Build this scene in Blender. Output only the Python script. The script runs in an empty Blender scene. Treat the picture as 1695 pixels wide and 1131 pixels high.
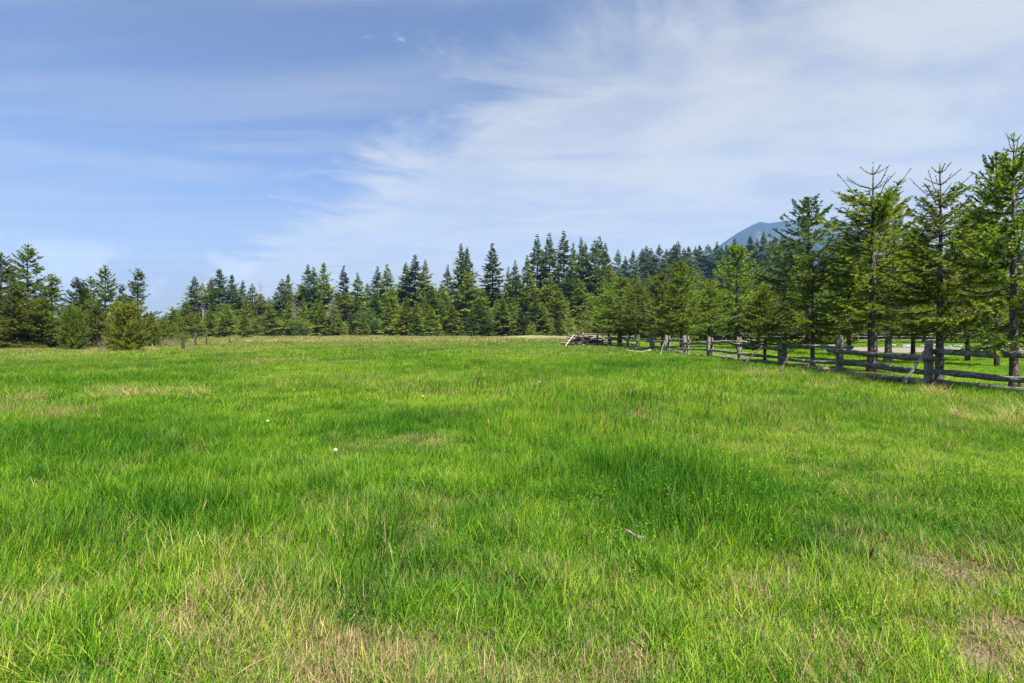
import bpy, math, random
import numpy as np
from mathutils import Vector

random.seed(7)
RNG = np.random.default_rng(11)
sc = bpy.context.scene
COL = sc.collection
R = math.radians

# ------------------------------------------------------------------ camera
EYE = 1.5
cam_d = bpy.data.cameras.new("camera")
cam = bpy.data.objects.new("camera", cam_d)
COL.objects.link(cam)
cam.location = (0, 0, EYE)
cam.rotation_euler = (R(90), 0, 0)
cam_d.sensor_width = 36
cam_d.lens = 18
cam_d.shift_y = -15.5 / 1695
cam_d.clip_start = 0.05
cam_d.clip_end = 20000
sc.camera = cam

# ------------------------------------------------------------------ sun, sky, exposure
SUN_EL, SUN_AZ = 60.0, 146.0            # azimuth in degrees clockwise from the view direction (+Y)
sd = Vector((math.sin(R(SUN_AZ)) * math.cos(R(SUN_EL)), math.cos(R(SUN_AZ)) * math.cos(R(SUN_EL)), math.sin(R(SUN_EL))))
sun_d = bpy.data.lights.new("sun", 'SUN')
sun_d.energy = 5.0
sun_d.angle = R(0.5)
sun_d.color = (1.0, 0.955, 0.87)
sun = bpy.data.objects.new("sun", sun_d)
COL.objects.link(sun)
sun.rotation_euler = sd.to_track_quat('Z', 'Y').to_euler()
sun.location = (0, 0, 60)

sc.view_settings.view_transform = 'Standard'
sc.view_settings.look = 'None'
sc.view_settings.gamma = 1
sc.view_settings.exposure = 1.9
sc.view_settings.use_curve_mapping = False

sc.render.engine = 'CYCLES'
sc.cycles.max_bounces = 6
sc.cycles.diffuse_bounces = 2
sc.cycles.glossy_bounces = 2
sc.cycles.transmission_bounces = 3
sc.cycles.transparent_max_bounces = 6
sc.cycles.volume_bounces = 0
sc.cycles.caustics_reflective = False
sc.cycles.caustics_refractive = False
sc.cycles.use_denoising = True
sc.cycles.denoiser = 'OPENIMAGEDENOISE'
sc.cycles.denoising_prefilter = 'NONE'
sc.cycles.sample_clamp_indirect = 6


class NT:
    """small helper to write node trees"""
    def __init__(s, tree):
        s.t = tree
        tree.nodes.clear()

    def n(s, kind, **kw):
        nd = s.t.nodes.new(kind)
        for k, v in kw.items():
            setattr(nd, k, v)
        return nd

    def put(s, sock, v):
        if isinstance(v, bpy.types.NodeSocket):
            s.t.links.new(v, sock)
        elif v is not None:
            if hasattr(sock.default_value, '__len__') and not hasattr(v, '__len__'):
                v = (v,) * len(sock.default_value)
            if hasattr(v, '__len__') and len(sock.default_value) == 4 and len(v) == 3:
                v = (*v, 1)
            sock.default_value = v

    def m(s, op, a, b=None, c=None, clamp=False):
        nd = s.n('ShaderNodeMath', operation=op)
        nd.use_clamp = clamp
        s.put(nd.inputs[0], a)
        if b is not None: s.put(nd.inputs[1], b)
        if c is not None: s.put(nd.inputs[2], c)
        return nd.outputs[0]

    def mix(s, f, a, b, blend='MIX'):
        nd = s.n('ShaderNodeMix', data_type='RGBA', blend_type=blend)
        s.put(nd.inputs[0], f)
        s.put(nd.inputs[6], a)
        s.put(nd.inputs[7], b)
        return nd.outputs[2]

    def step(s, x, lo, hi):
        nd = s.n('ShaderNodeMapRange', interpolation_type='SMOOTHSTEP')
        s.put(nd.inputs[0], x); s.put(nd.inputs[1], lo); s.put(nd.inputs[2], hi)
        return nd.outputs[0]

    def noise(s, vec, scale, detail=4, rough=.55, dist=0.0):
        nd = s.n('ShaderNodeTexNoise')
        if vec is not None: s.put(nd.inputs['Vector'], vec)
        nd.inputs['Scale'].default_value = scale
        nd.inputs['Detail'].default_value = detail
        nd.inputs['Roughness'].default_value = rough
        nd.inputs['Distortion'].default_value = dist
        return nd.outputs[0]

    def ramp(s, f, stops):
        nd = s.n('ShaderNodeValToRGB')
        cr = nd.color_ramp
        while len(cr.elements) < len(stops): cr.elements.new(0.5)
        for e, (p, c) in zip(cr.elements, stops):
            e.position = p
            e.color = (*c, 1)
        s.put(nd.inputs[0], f)
        return nd.outputs[0]


world = bpy.data.worlds.new("World")
sc.world = world
world.use_nodes = True
w = NT(world.node_tree)
tc = w.n('ShaderNodeTexCoord')
D = tc.outputs['Generated']
sky = w.n('ShaderNodeTexSky', sky_type='NISHITA')
sky.sun_disc = False
sky.sun_elevation = R(SUN_EL)
sky.sun_rotation = R(SUN_AZ)
sky.altitude = 200
sky.air_density = 1.0
sky.dust_density = 0.6
sky.ozone_density = 1.6
sep = w.n('ShaderNodeSeparateXYZ'); w.put(sep.inputs[0], D)
dz = w.m('MAXIMUM', sep.outputs[2], 0.035)
qx = w.m('DIVIDE', sep.outputs[0], dz)
qy = w.m('DIVIDE', sep.outputs[1], dz)
comb = w.n('ShaderNodeCombineXYZ'); w.put(comb.inputs[0], qx); w.put(comb.inputs[1], qy)
Q = comb.outputs[0]
# signed distance to the edge of the high cloud sheet, in units of its height
FX, FY = 4.1 / 5.08, 3.0 / 5.08
sdist = w.m('ADD', w.m('MULTIPLY', w.m('SUBTRACT', qx, 0.55), FX), w.m('MULTIPLY', w.m('SUBTRACT', qy, 1.54), FY))
wob = w.noise(Q, 1.1, 7, .62, .6)
sd2 = w.m('ADD', w.m('ADD', sdist, .22), w.m('MULTIPLY', w.m('SUBTRACT', wob, .5), 2.2))
sheet = w.step(sd2, -0.35, 0.40)
# streaks in the sheet and the thin veil left of it
mp = w.n('ShaderNodeMapping'); w.put(mp.inputs[0], Q)
mp.inputs['Rotation'].default_value = (0, 0, R(38)); mp.inputs['Scale'].default_value = (0.75, 1.25, 1)
st = w.noise(mp.outputs[0], 0.9, 6, .55, .7)
st2 = w.noise(Q, 2.6, 6, .6, .3)
dens = w.m('ADD', w.m('MULTIPLY', st, .95), w.m('MULTIPLY', st2, .35))
sheet_a = w.m('MULTIPLY', sheet, w.m('ADD', .62, w.m('MULTIPLY', w.step(dens, .48, .78), .36)))
mp2 = w.n('ShaderNodeMapping'); w.put(mp2.inputs[0], Q)
mp2.inputs['Rotation'].default_value = (0, 0, R(62)); mp2.inputs['Scale'].default_value = (0.35, 1.5, 1)
stv = w.noise(mp2.outputs[0], 1.1, 5, .55, .5)
veil = w.m('ADD', .08, w.m('MULTIPLY', w.step(stv, .38, .70), .28))
# wisps torn off the sheet's edge
wis = w.step(w.noise(Q, 3.4, 8, .68, .9), .56, .76)
near_edge = w.m('MULTIPLY', w.step(sd2, -.75, -.05), w.m('SUBTRACT', 1, w.step(sd2, .3, 1.2)))
wisp_a = w.m('MULTIPLY', w.m('MULTIPLY', wis, near_edge), .8)
alpha = w.m('MAXIMUM', w.m('MAXIMUM', sheet_a, veil), wisp_a)
alpha = w.m('ADD', alpha, w.m('MULTIPLY', wisp_a, .35), clamp=True)
# paler air towards the horizon
hz = w.m('MULTIPLY', w.m('SUBTRACT', 1, w.step(sep.outputs[2], -.02, .30)), .85)
c0 = w.mix(1.0, sky.outputs[0], (.585, .62, .76), 'MULTIPLY')
c1 = w.mix(hz, c0, (1.9, 1.65, 1.45))
c2 = w.mix(alpha, c1, (3.6, 3.72, 3.75))
c2 = w.mix(w.m('MULTIPLY', hz, .45), c2, (2.3, 2.05, 1.55))
# small white cumulus low over the far trees
lowm = w.m('MULTIPLY', w.step(sep.outputs[2], .04, .09), w.m('SUBTRACT', 1, w.step(sep.outputs[2], .115, .15)))
cum = w.step(w.noise(D, 9.0, 5, .55, .2), .52, .6)
c3 = w.mix(w.m('MULTIPLY', w.m('MULTIPLY', cum, lowm), .5), c2, (4.3, 4.4, 4.5))
bg = w.n('ShaderNodeBackground'); w.put(bg.inputs[0], c3); bg.inputs[1].default_value = 0.05
out = w.n('ShaderNodeOutputWorld'); w.t.links.new(bg.outputs[0], out.inputs[0])

# ------------------------------------------------------------------ helpers
F = 847.5


def P(px, py, z=0.0):
    """point on the plane of height z that a pixel of the photograph looks at"""
    Y = (EYE - z) * F / (py - 550)
    return (px - F) / F * Y, Y


def vhash(ix, iy, seed):
    h = (ix.astype(np.int64) * 374761393 + iy.astype(np.int64) * 668265263 + seed * 974634777) & 0x7fffffff
    h = (h ^ (h >> 13)) * 1274126177 & 0x7fffffff
    h = h ^ (h >> 16)
    return (h & 0xffff) / 65535.0


def vnoise(x, y, seed=0):
    x = np.asarray(x, float); y = np.asarray(y, float)
    ix = np.floor(x); iy = np.floor(y)
    fx = x - ix; fy = y - iy
    fx = fx * fx * (3 - 2 * fx); fy = fy * fy * (3 - 2 * fy)
    a = vhash(ix, iy, seed); b = vhash(ix + 1, iy, seed); c = vhash(ix, iy + 1, seed); d = vhash(ix + 1, iy + 1, seed)
    return (a * (1 - fx) + b * fx) * (1 - fy) + (c * (1 - fx) + d * fx) * fy


def fbm(x, y, s, seed=0, oct=4):
    v = 0; a = .5; t = 0
    for k in range(oct):
        v = v + a * vnoise(x / s * 2 ** k + 17 * k, y / s * 2 ** k - 9 * k, seed + k); t += a; a *= .5
    return v / t


def sstep(x, a, b):
    t = np.clip((np.asarray(x, float) - a) / (b - a), 0, 1)
    return t * t * (3 - 2 * t)


POND = (46.0, 36.5, 16.5, 5.0)
GRAVEL = (45.0, 41.5, 21.5, 11.0)


def ell(x, y, e):
    return np.sqrt(((x - e[0]) / e[2]) ** 2 + ((y - e[1]) / e[3]) ** 2)


def ground_z(x, y):
    x = np.asarray(x, float); y = np.asarray(y, float)
    d = np.hypot(x, y)
    z = (fbm(x, y, 9, 3) - .5) * .22 * sstep(d, 3, 20) + (fbm(x, y, 2.2, 8, 2) - .5) * .05
    z = z + 0.35 * sstep(y, 60, 130)
    flat = sstep(ell(x, y, (45, 41, 27, 14)), .85, 1.2)
    z = z * flat - .02 * (1 - flat)
    z = z - .5 * (1 - sstep(ell(x, y, POND), .72, 1.12))
    hill = sstep(y, 175, 420) * sstep(x, -30, 110)
    z = z + 46 * hill + 75 * sstep(y, 380, 1400) * sstep(x, 0, 500)
    return z


def gz(x, y):
    return float(ground_z(x, y))


def mesh(name, V, Fc, mats=(), smooth=False, mi=None):
    me = bpy.data.meshes.new(name)
    V = np.asarray(V, np.float32)
    if isinstance(Fc, np.ndarray):
        k = Fc.shape[1]
        me.vertices.add(len(V)); me.vertices.foreach_set('co', V.ravel())
        me.loops.add(Fc.size); me.loops.foreach_set('vertex_index', Fc.astype(np.int32).ravel())
        me.polygons.add(len(Fc)); me.polygons.foreach_set('loop_start', np.arange(0, Fc.size, k, dtype=np.int32))
    else:
        me.from_pydata([tuple(map(float, v)) for v in V], [], Fc)
    for m_ in mats: me.materials.append(m_)
    if mi is not None: me.polygons.foreach_set('material_index', np.asarray(mi, np.int32))
    me.update(calc_edges=True)
    me.polygons.foreach_set('use_smooth', np.full(len(me.polygons), bool(smooth)))
    return me


def fattr(me, name, vals):
    a = me.attributes.new(name, 'FLOAT', 'POINT')
    a.data.foreach_set('value', np.asarray(vals, np.float32))


def obj(name, me, parent=None, loc=(0, 0, 0), kind=None, label=None, cat=None, group=None):
    o = bpy.data.objects.new(name, me)
    COL.objects.link(o)
    o.parent = parent
    o.location = loc
    if kind: o['kind'] = kind
    if label: o['label'] = label
    if cat: o['category'] = cat
    if group: o['group'] = group
    return o


def copy_thing(src, **kw):
    c = src.copy(); COL.objects.link(c)
    for ch in [o for o in src.children]:
        d = ch.copy(); COL.objects.link(d); d.parent = c
    for k, v in kw.items(): c[k] = v
    return c


def tube(path, radii, sides=6, jitter=0.0, rng=RNG, cap=True):
    """tapered tube along a path: verts, list of faces"""
    path = np.asarray(path, float)
    V, Fc = [], []
    n = len(path)
    tang = np.gradient(path, axis=0)
    up = np.array([0, 0, 1.]) if abs(tang[0][2]) < .8 * np.linalg.norm(tang[0]) else np.array([1., 0, 0])
    for i in range(n):
        t = tang[i] / (np.linalg.norm(tang[i]) + 1e-9)
        a = np.cross(t, up); a /= np.linalg.norm(a) + 1e-9
        b = np.cross(a, t)
        for k in range(sides):
            th = 2 * math.pi * k / sides
            r = radii[i] * (1 + jitter * (rng.random() - .5))
            V.append(path[i] + r * (math.cos(th) * a + math.sin(th) * b))
    for i in range(n - 1):
        for k in range(sides):
            k2 = (k + 1) % sides
            Fc.append((i * sides + k, i * sides + k2, (i + 1) * sides + k2, (i + 1) * sides + k))
    if cap:
        Fc.append(tuple(range(sides))[::-1])
        Fc.append(tuple((n - 1) * sides + k for k in range(sides)))
    return V, Fc


# ------------------------------------------------------------------ materials
def new_mat(name):
    m_ = bpy.data.materials.new(name)
    m_.use_nodes = True
    return m_, NT(m_.node_tree)


def finish(t, bsdf):
    o = t.n('ShaderNodeOutputMaterial')
    t.t.links.new(bsdf, o.inputs[0])


def principled(t, col, rough=.8, bump=None, dist=.01, spec=.3):
    p = t.n('ShaderNodeBsdfPrincipled')
    t.put(p.inputs['Base Color'], col)
    t.put(p.inputs['Roughness'], rough)
    p.inputs['Specular IOR Level'].default_value = spec
    if bump is not None:
        b = t.n('ShaderNodeBump'); t.put(b.inputs['Height'], bump)
        b.inputs['Distance'].default_value = dist
        t.t.links.new(b.outputs[0], p.inputs['Normal'])
    return p.outputs[0]


def leafy(t, col, trans=.35, gloss=.06, grough=.45):
    d = t.n('ShaderNodeBsdfDiffuse'); t.put(d.inputs[0], col)
    tr = t.n('ShaderNodeBsdfTranslucent'); t.put(tr.inputs[0], t.mix(1.0, col, (1.1, 1.15, .55), 'MULTIPLY'))
    mx = t.n('ShaderNodeMixShader'); mx.inputs[0].default_value = trans
    t.t.links.new(d.outputs[0], mx.inputs[1]); t.t.links.new(tr.outputs[0], mx.inputs[2])
    g = t.n('ShaderNodeBsdfGlossy'); g.inputs[0].default_value = (1, 1, 1, 1); g.inputs[1].default_value = grough
    m2 = t.n('ShaderNodeMixShader'); m2.inputs[0].default_value = gloss
    t.t.links.new(mx.outputs[0], m2.inputs[1]); t.t.links.new(g.outputs[0], m2.inputs[2])
    return m2.outputs[0]


def attr(t, name, kind='GEOMETRY'):
    a = t.n('ShaderNodeAttribute', attribute_type=kind); a.attribute_name = name
    return a.outputs['Fac']


def grass_material():
    m_, t = new_mat("grass_blades")
    geo = t.n('ShaderNodeNewGeometry'); pos = geo.outputs['Position']
    tone = attr(t, 'tone', 'INSTANCER'); dry = attr(t, 'dry', 'INSTANCER')
    r = attr(t, 'rnd'); u = attr(t, 'along')
    big = t.noise(pos, .35, 3); mid = t.noise(pos, 1.9, 3)
    f = t.m('ADD', t.m('MULTIPLY', tone, .55), t.m('MULTIPLY', t.m('SUBTRACT', big, .5), .55))
    f = t.m('ADD', f, t.m('MULTIPLY', t.m('SUBTRACT', mid, .5), .6))
    f = t.m('ADD', f, t.m('MULTIPLY', t.m('SUBTRACT', r, .5), .85))
    f = t.m('ADD', f, t.m('MULTIPLY', u, .10), clamp=True)
    green = t.ramp(f, [(0, (.013, .068, .004)), (.30, (.055, .166, .007)), (.58, (.132, .262, .009)), (.82, (.24, .335, .022)), (1, (.39, .41, .06))])
    hot = t.m('ADD', t.m('SUBTRACT', t.m('MULTIPLY', dry, 1.25), .16), t.m('MULTIPLY', t.m('SUBTRACT', attr(t, 'rnd2'), .5), .75))
    straw = t.mix(r, (.20, .135, .07), (.43, .33, .18))
    col = t.mix(t.step(hot, .38, .52), green, straw)
    finish(t, leafy(t, col, .42, .006, .5))
    return m_


def simple_mat(name, c1, c2, scale=8, rough=.85, bump=.02, trans=None, detail=6):
    m_, t = new_mat(name)
    geo = t.n('ShaderNodeTexCoord')
    nz = t.noise(geo.outputs['Object'], scale, detail, .62)
    col = t.mix(t.step(nz, .35, .65), c1, c2)
    if trans is None:
        finish(t, principled(t, col, rough, nz, bump))
    else:
        finish(t, leafy(t, col, trans))
    return m_


def wood_material(name, base, pale, moss):
    m_, t = new_mat(name)
    tc_ = t.n('ShaderNodeTexCoord'); oi = t.n('ShaderNodeObjectInfo')
    add = t.n('ShaderNodeVectorMath', operation='MULTIPLY_ADD')
    t.put(add.inputs[0], oi.outputs['Random']); add.inputs[1].default_value = (37, 11, 53)
    t.t.links.new(tc_.outputs['Object'], add.inputs[2])
    mp_ = t.n('ShaderNodeMapping'); t.put(mp_.inputs[0], add.outputs[0]); mp_.inputs['Scale'].default_value = (1, 14, 14)
    grain = t.noise(mp_.outputs[0], 2.2, 7, .65)
    blot = t.noise(add.outputs[0], 7, 6, .7)
    lich = t.noise(add.outputs[0], 24, 5, .65)
    col = t.mix(t.step(grain, .3, .72), base, pale)
    col = t.mix(t.m('MULTIPLY', t.step(blot, .46, .62), .85), col, moss)
    col = t.mix(t.m('MULTIPLY', t.step(lich, .58, .66), .8), col, (.30, .31, .27))
    col = t.mix(t.m('MULTIPLY', t.step(grain, .38, .28), .8), col, (.02, .018, .015))
    hgt = t.m('ADD', t.m('MULTIPLY', grain, .7), t.m('MULTIPLY', lich, .5))
    finish(t, principled(t, col, .9, hgt, .03, .2))
    return m_


def needle_material(name, dark, mid, tip, trans=.25):
    m_, t = new_mat(name)
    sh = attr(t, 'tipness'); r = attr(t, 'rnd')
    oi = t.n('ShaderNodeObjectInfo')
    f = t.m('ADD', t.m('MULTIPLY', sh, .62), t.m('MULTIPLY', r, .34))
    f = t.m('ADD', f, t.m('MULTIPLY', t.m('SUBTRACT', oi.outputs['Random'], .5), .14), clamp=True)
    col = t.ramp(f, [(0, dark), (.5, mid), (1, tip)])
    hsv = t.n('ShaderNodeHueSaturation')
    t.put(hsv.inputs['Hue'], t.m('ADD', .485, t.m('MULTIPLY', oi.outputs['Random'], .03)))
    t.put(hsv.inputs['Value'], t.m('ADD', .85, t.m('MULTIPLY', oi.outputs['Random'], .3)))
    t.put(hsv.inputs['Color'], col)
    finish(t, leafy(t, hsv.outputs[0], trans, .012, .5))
    return m_


M = {}
M['grass'] = grass_material()
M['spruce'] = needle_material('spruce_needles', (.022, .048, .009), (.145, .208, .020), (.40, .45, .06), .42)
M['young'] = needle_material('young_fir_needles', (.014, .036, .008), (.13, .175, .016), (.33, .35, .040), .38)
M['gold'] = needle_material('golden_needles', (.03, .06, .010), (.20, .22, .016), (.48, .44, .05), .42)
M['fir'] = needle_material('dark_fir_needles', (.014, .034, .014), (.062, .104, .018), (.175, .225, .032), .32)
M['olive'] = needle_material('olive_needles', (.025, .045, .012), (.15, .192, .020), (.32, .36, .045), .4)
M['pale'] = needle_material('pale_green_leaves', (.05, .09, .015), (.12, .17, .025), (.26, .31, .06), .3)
M['bark'] = simple_mat('bark', (.045, .032, .024), (.17, .145, .12), 14, .95, .05)
M['darkbark'] = simple_mat('dark_bark', (.02, .014, .010), (.085, .06, .045), 16, .95, .05)
M['greybark'] = simple_mat('grey_dead_wood', (.14, .125, .11), (.30, .28, .25), 10, .95, .03)
M['wood'] = wood_material('weathered_rail_wood', (.085, .077, .060), (.29, .27, .235), (.055, .050, .026))
M['postwood'] = wood_material('weathered_post_wood', (.11, .10, .08), (.31, .29, .25), (.085, .078, .05))
M['palewood'] = wood_material('bleached_wood', (.26, .23, .18), (.45, .41, .34), (.20, .18, .14))
M['board'] = simple_mat('pale_board_wood', (.34, .31, .25), (.46, .43, .35), 6, .8, .004)
M['rock'] = simple_mat('grey_rock', (.09, .085, .08), (.22, .215, .20), 3, .9, .05)
M['dead_twig'] = simple_mat('dead_twig', (.10, .078, .052), (.22, .175, .12), 5, .9, .01)


def ground_material():
    m_, t = new_mat('meadow_ground')
    geo = t.n('ShaderNodeNewGeometry'); pos = geo.outputs['Position']
    g = t.noise(pos, .5, 5); f = t.noise(pos, 9, 6, .65); ff = t.noise(pos, 60, 4, .7)
    green = t.mix(f, (.022, .030, .006), (.075, .078, .020))
    brown = t.mix(ff, (.06, .045, .028), (.19, .145, .095))
    a_b = attr(t, 'bare'); a_w = attr(t, 'wood')
    k = t.m('ADD', t.m('MULTIPLY', g, .35), t.m('MULTIPLY', a_b, 1.0), clamp=True)
    col = t.mix(k, green, brown)
    grav = attr(t, 'gravel')
    vor = t.n('ShaderNodeTexVoronoi'); t.put(vor.inputs['Vector'], pos); vor.inputs['Scale'].default_value = 7
    gcol = t.mix(vor.outputs['Color'], (.075, .068, .055), (.18, .17, .15))
    gcol = t.mix(t.step(t.noise(pos, .8, 4), .4, .62), gcol, (.15, .13, .095))
    col = t.mix(grav, col, gcol)
    col = t.mix(a_w, col, t.mix(f, (.030, .035, .012), (.075, .065, .03)))
    finish(t, principled(t, col, .95, ff, .02, .1))
    return m_


M['ground'] = ground_material()

# ------------------------------------------------------------------ ground sheet
bare_spots = [(P(1362, 893), .16), (P(1440, 886), .16), (P(1570, 940), .26), (P(1665, 965), .22), (P(1680, 1040), .20), (P(1640, 1105), .25), (P(1555, 925), .15),
              (P(1060, 905), .09), (P(1300, 1050), .15), (P(1395, 1045), .12)]
bare_spots = [(c[0], c[1], r * .85) for c, r in bare_spots]


def bareness(x, y):
    b = np.zeros_like(np.asarray(x, float))
    wx = x + (fbm(x, y, .25, 31, 3) - .5) * .35; wy = y + (fbm(x, y, .25, 47, 3) - .5) * .35
    for bx, by, r in bare_spots:
        b = np.maximum(b, 1 - sstep(np.hypot(wx - bx, (wy - by) * 1.1), r * .5, r * 1.35))
    return b


def axis(lo, hi, stepn, far, n):
    core = np.arange(lo, hi + stepn, stepn)
    g = np.geomspace(1, far / 20, n) * 20 - 20
    left = lo - g[1:][::-1]; right = hi + g[1:]
    return np.concatenate([left, core, right])


gx = axis(-70, 95, 1.0, 3900, 34)
gy = axis(-8, 130, 1.0, 3900, 34)
near = np.arange(-7, 9, .12)
gx = np.unique(np.round(np.concatenate([gx, near]), 3))
gy = np.unique(np.round(np.concatenate([gy, np.arange(1, 10, .12)]), 3))
GX, GY = np.meshgrid(gx, gy)
GZ = ground_z(GX, GY)
V = np.stack([GX, GY, GZ], -1).reshape(-1, 3)
nx, ny = len(gx), len(gy)
I = np.arange(nx * ny).reshape(ny, nx)
Q4 = np.stack([I[:-1, :-1], I[:-1, 1:], I[1:, 1:], I[1:, :-1]], -1).reshape(-1, 4)
gm = mesh('meadow_ground', V, Q4, [M['ground']], True)
fattr(gm, 'bare', bareness(V[:, 0], V[:, 1]) * (V[:, 1] < 12))
gr = 1 - sstep(ell(V[:, 0], V[:, 1], GRAVEL) + (fbm(V[:, 0], V[:, 1], 4, 5) - .5) * .5, .88, 1.0)
fattr(gm, 'gravel', gr)
fattr(gm, 'wood', sstep(V[:, 1], 138, 165))
obj('meadow_ground', gm, kind='structure')

# pond
th = np.linspace(0, 2 * math.pi, 72, endpoint=False)
rr = 1.06 + .07 * np.sin(3 * th + 1) + .04 * np.sin(7 * th)
pv = np.stack([POND[0] + POND[2] * rr * np.cos(th), POND[1] + POND[3] * rr * np.sin(th), np.full(72, -.045)], -1)
m_, t = new_mat('pond_water')
geo = t.n('ShaderNodeNewGeometry')
finish(t, principled(t, (.045, .035, .02), .04, t.noise(geo.outputs['Position'], 3, 3), .01, .5))
M['water'] = m_
obj('pond_water', mesh('pond_water', pv, [tuple(range(72))], [M['water']]), kind='structure')

# low bank of bare earth before the far trees
bx = np.linspace(-6, 24, 90); by = np.linspace(92, 108, 26)
BX, BY = np.meshgrid(bx, by)
prof = np.exp(-((BY - 100) / 3.4) ** 2) * sstep(BX, -6, 2) * (1 - sstep(BX, 17, 24)) * (.75 + .5 * fbm(BX, BY, 4, 77))
BZ = ground_z(BX, BY) + prof * .65 - .06
m_, t = new_mat('bare_earth')
geo = t.n('ShaderNodeNewGeometry')
e1 = t.noise(geo.outputs['Position'], .6, 6, .65); e2 = t.noise(geo.outputs['Position'], 6, 5, .6)
col = t.mix(e2, (.095, .072, .045), (.175, .14, .095))
col = t.mix(t.step(e1, .50, .58), col, (.13, .17, .03))
finish(t, principled(t, col, .95, e2, .1, .1))
M['earth'] = m_
J = np.arange(BX.size).reshape(BX.shape)
obj('earth_bank', mesh('earth_bank', np.stack([BX, BY, BZ], -1).reshape(-1, 3),
    np.stack([J[:-1, :-1], J[:-1, 1:], J[1:, 1:], J[1:, :-1]], -1).reshape(-1, 4), [M['earth']], True), kind='structure')

# mountain
MY = 3000.0
prx = np.array([1120, 1150, 1177, 1198, 1225, 1245, 1259, 1275, 1300, 1330, 1360, 1386, 1403, 1450, 1520, 1600, 1700, 1760]) - F
pry = 550 - np.array([470, 436, 415, 399, 381, 370, 364.5, 365.5, 361.5, 364, 366, 368, 377, 392, 410, 432, 460, 500])
mx_ = np.linspace(prx[0] / F * MY - 250, prx[-1] / F * MY + 200, 190); my_ = np.linspace(MY - 620, MY + 620, 70)
MX, MYY = np.meshgrid(mx_, my_)
hh = np.interp(MX, prx / F * MY, pry / F * MY, left=60, right=60)
rid = np.exp(-(((MYY - MY) / 330) ** 2))
MZ = hh * rid * (1 - .34 * np.abs(fbm(MX, MYY, 260, 90) - .5) * 2 * (1 - rid * .85)) + (fbm(MX, MYY, 75, 93) - .5) * 62 * rid * sstep(np.abs(MYY - MY), 0, 160) - 6
m_, t = new_mat('mountain_forest')
geo = t.n('ShaderNodeNewGeometry')
e1 = t.noise(geo.outputs['Position'], .005, 6, .6); e2 = t.noise(geo.outputs['Position'], .06, 4, .7)
col = t.mix(e2, (.006, .011, .010), (.016, .025, .018))
col = t.mix(t.step(e1, .54, .64), col, (.06, .06, .055))
finish(t, principled(t, col, 1, e2, 12, .0))
J = np.arange(MX.size).reshape(MX.shape)
obj('mountain', mesh('mountain', np.stack([MX, MYY, MZ], -1).reshape(-1, 3),
    np.stack([J[:-1, :-1], J[:-1, 1:], J[1:, 1:], J[1:, :-1]], -1).reshape(-1, 4), [m_], True), kind='structure')

# haze: pale even air
m_, t = new_mat('haze_air')
pvn = t.n('ShaderNodeVolumePrincipled')
pvn.inputs['Color'].default_value = (.30, .54, 1.0, 1)
pvn.inputs['Density'].default_value = 1.05e-4
o_ = t.n('ShaderNodeOutputMaterial'); t.t.links.new(pvn.outputs[0], o_.inputs['Volume'])
A, B, Z0, Z1 = 4100, 4150, -3.0, 720.0
hv = [(-A, -A, Z0), (A, -A, Z0), (A, B, Z0), (-A, B, Z0), (-A, -A, Z1), (A, -A, Z1), (A, B, Z1), (-A, B, Z1)]
obj('haze', mesh('haze', hv, [(0, 3, 2, 1), (4, 5, 6, 7), (0, 1, 5, 4), (1, 2, 6, 5), (2, 3, 7, 6), (3, 0, 4, 7)], [m_]), kind='stuff')

# ------------------------------------------------------------------ trees
def norm(v):
    return v / (np.linalg.norm(v, axis=-1, keepdims=True) + 1e-9)


def spikes(base, dirv, side, ln, wd):
    """thin triangles: base point, direction, side vector"""
    a = base - side * wd[:, None] * .5
    b = base + side * wd[:, None] * .5
    c = base + dirv * ln[:, None]
    V = np.stack([a, b, c], 1).reshape(-1, 3)
    return V


def kites(base, dirv, side, ln, wd):
    m1 = base + dirv * (ln * .45)[:, None]
    V = np.stack([base, m1 + side * wd[:, None] * .5, base + dirv * ln[:, None], m1 - side * wd[:, None] * .5], 1).reshape(-1, 3)
    return V


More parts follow.
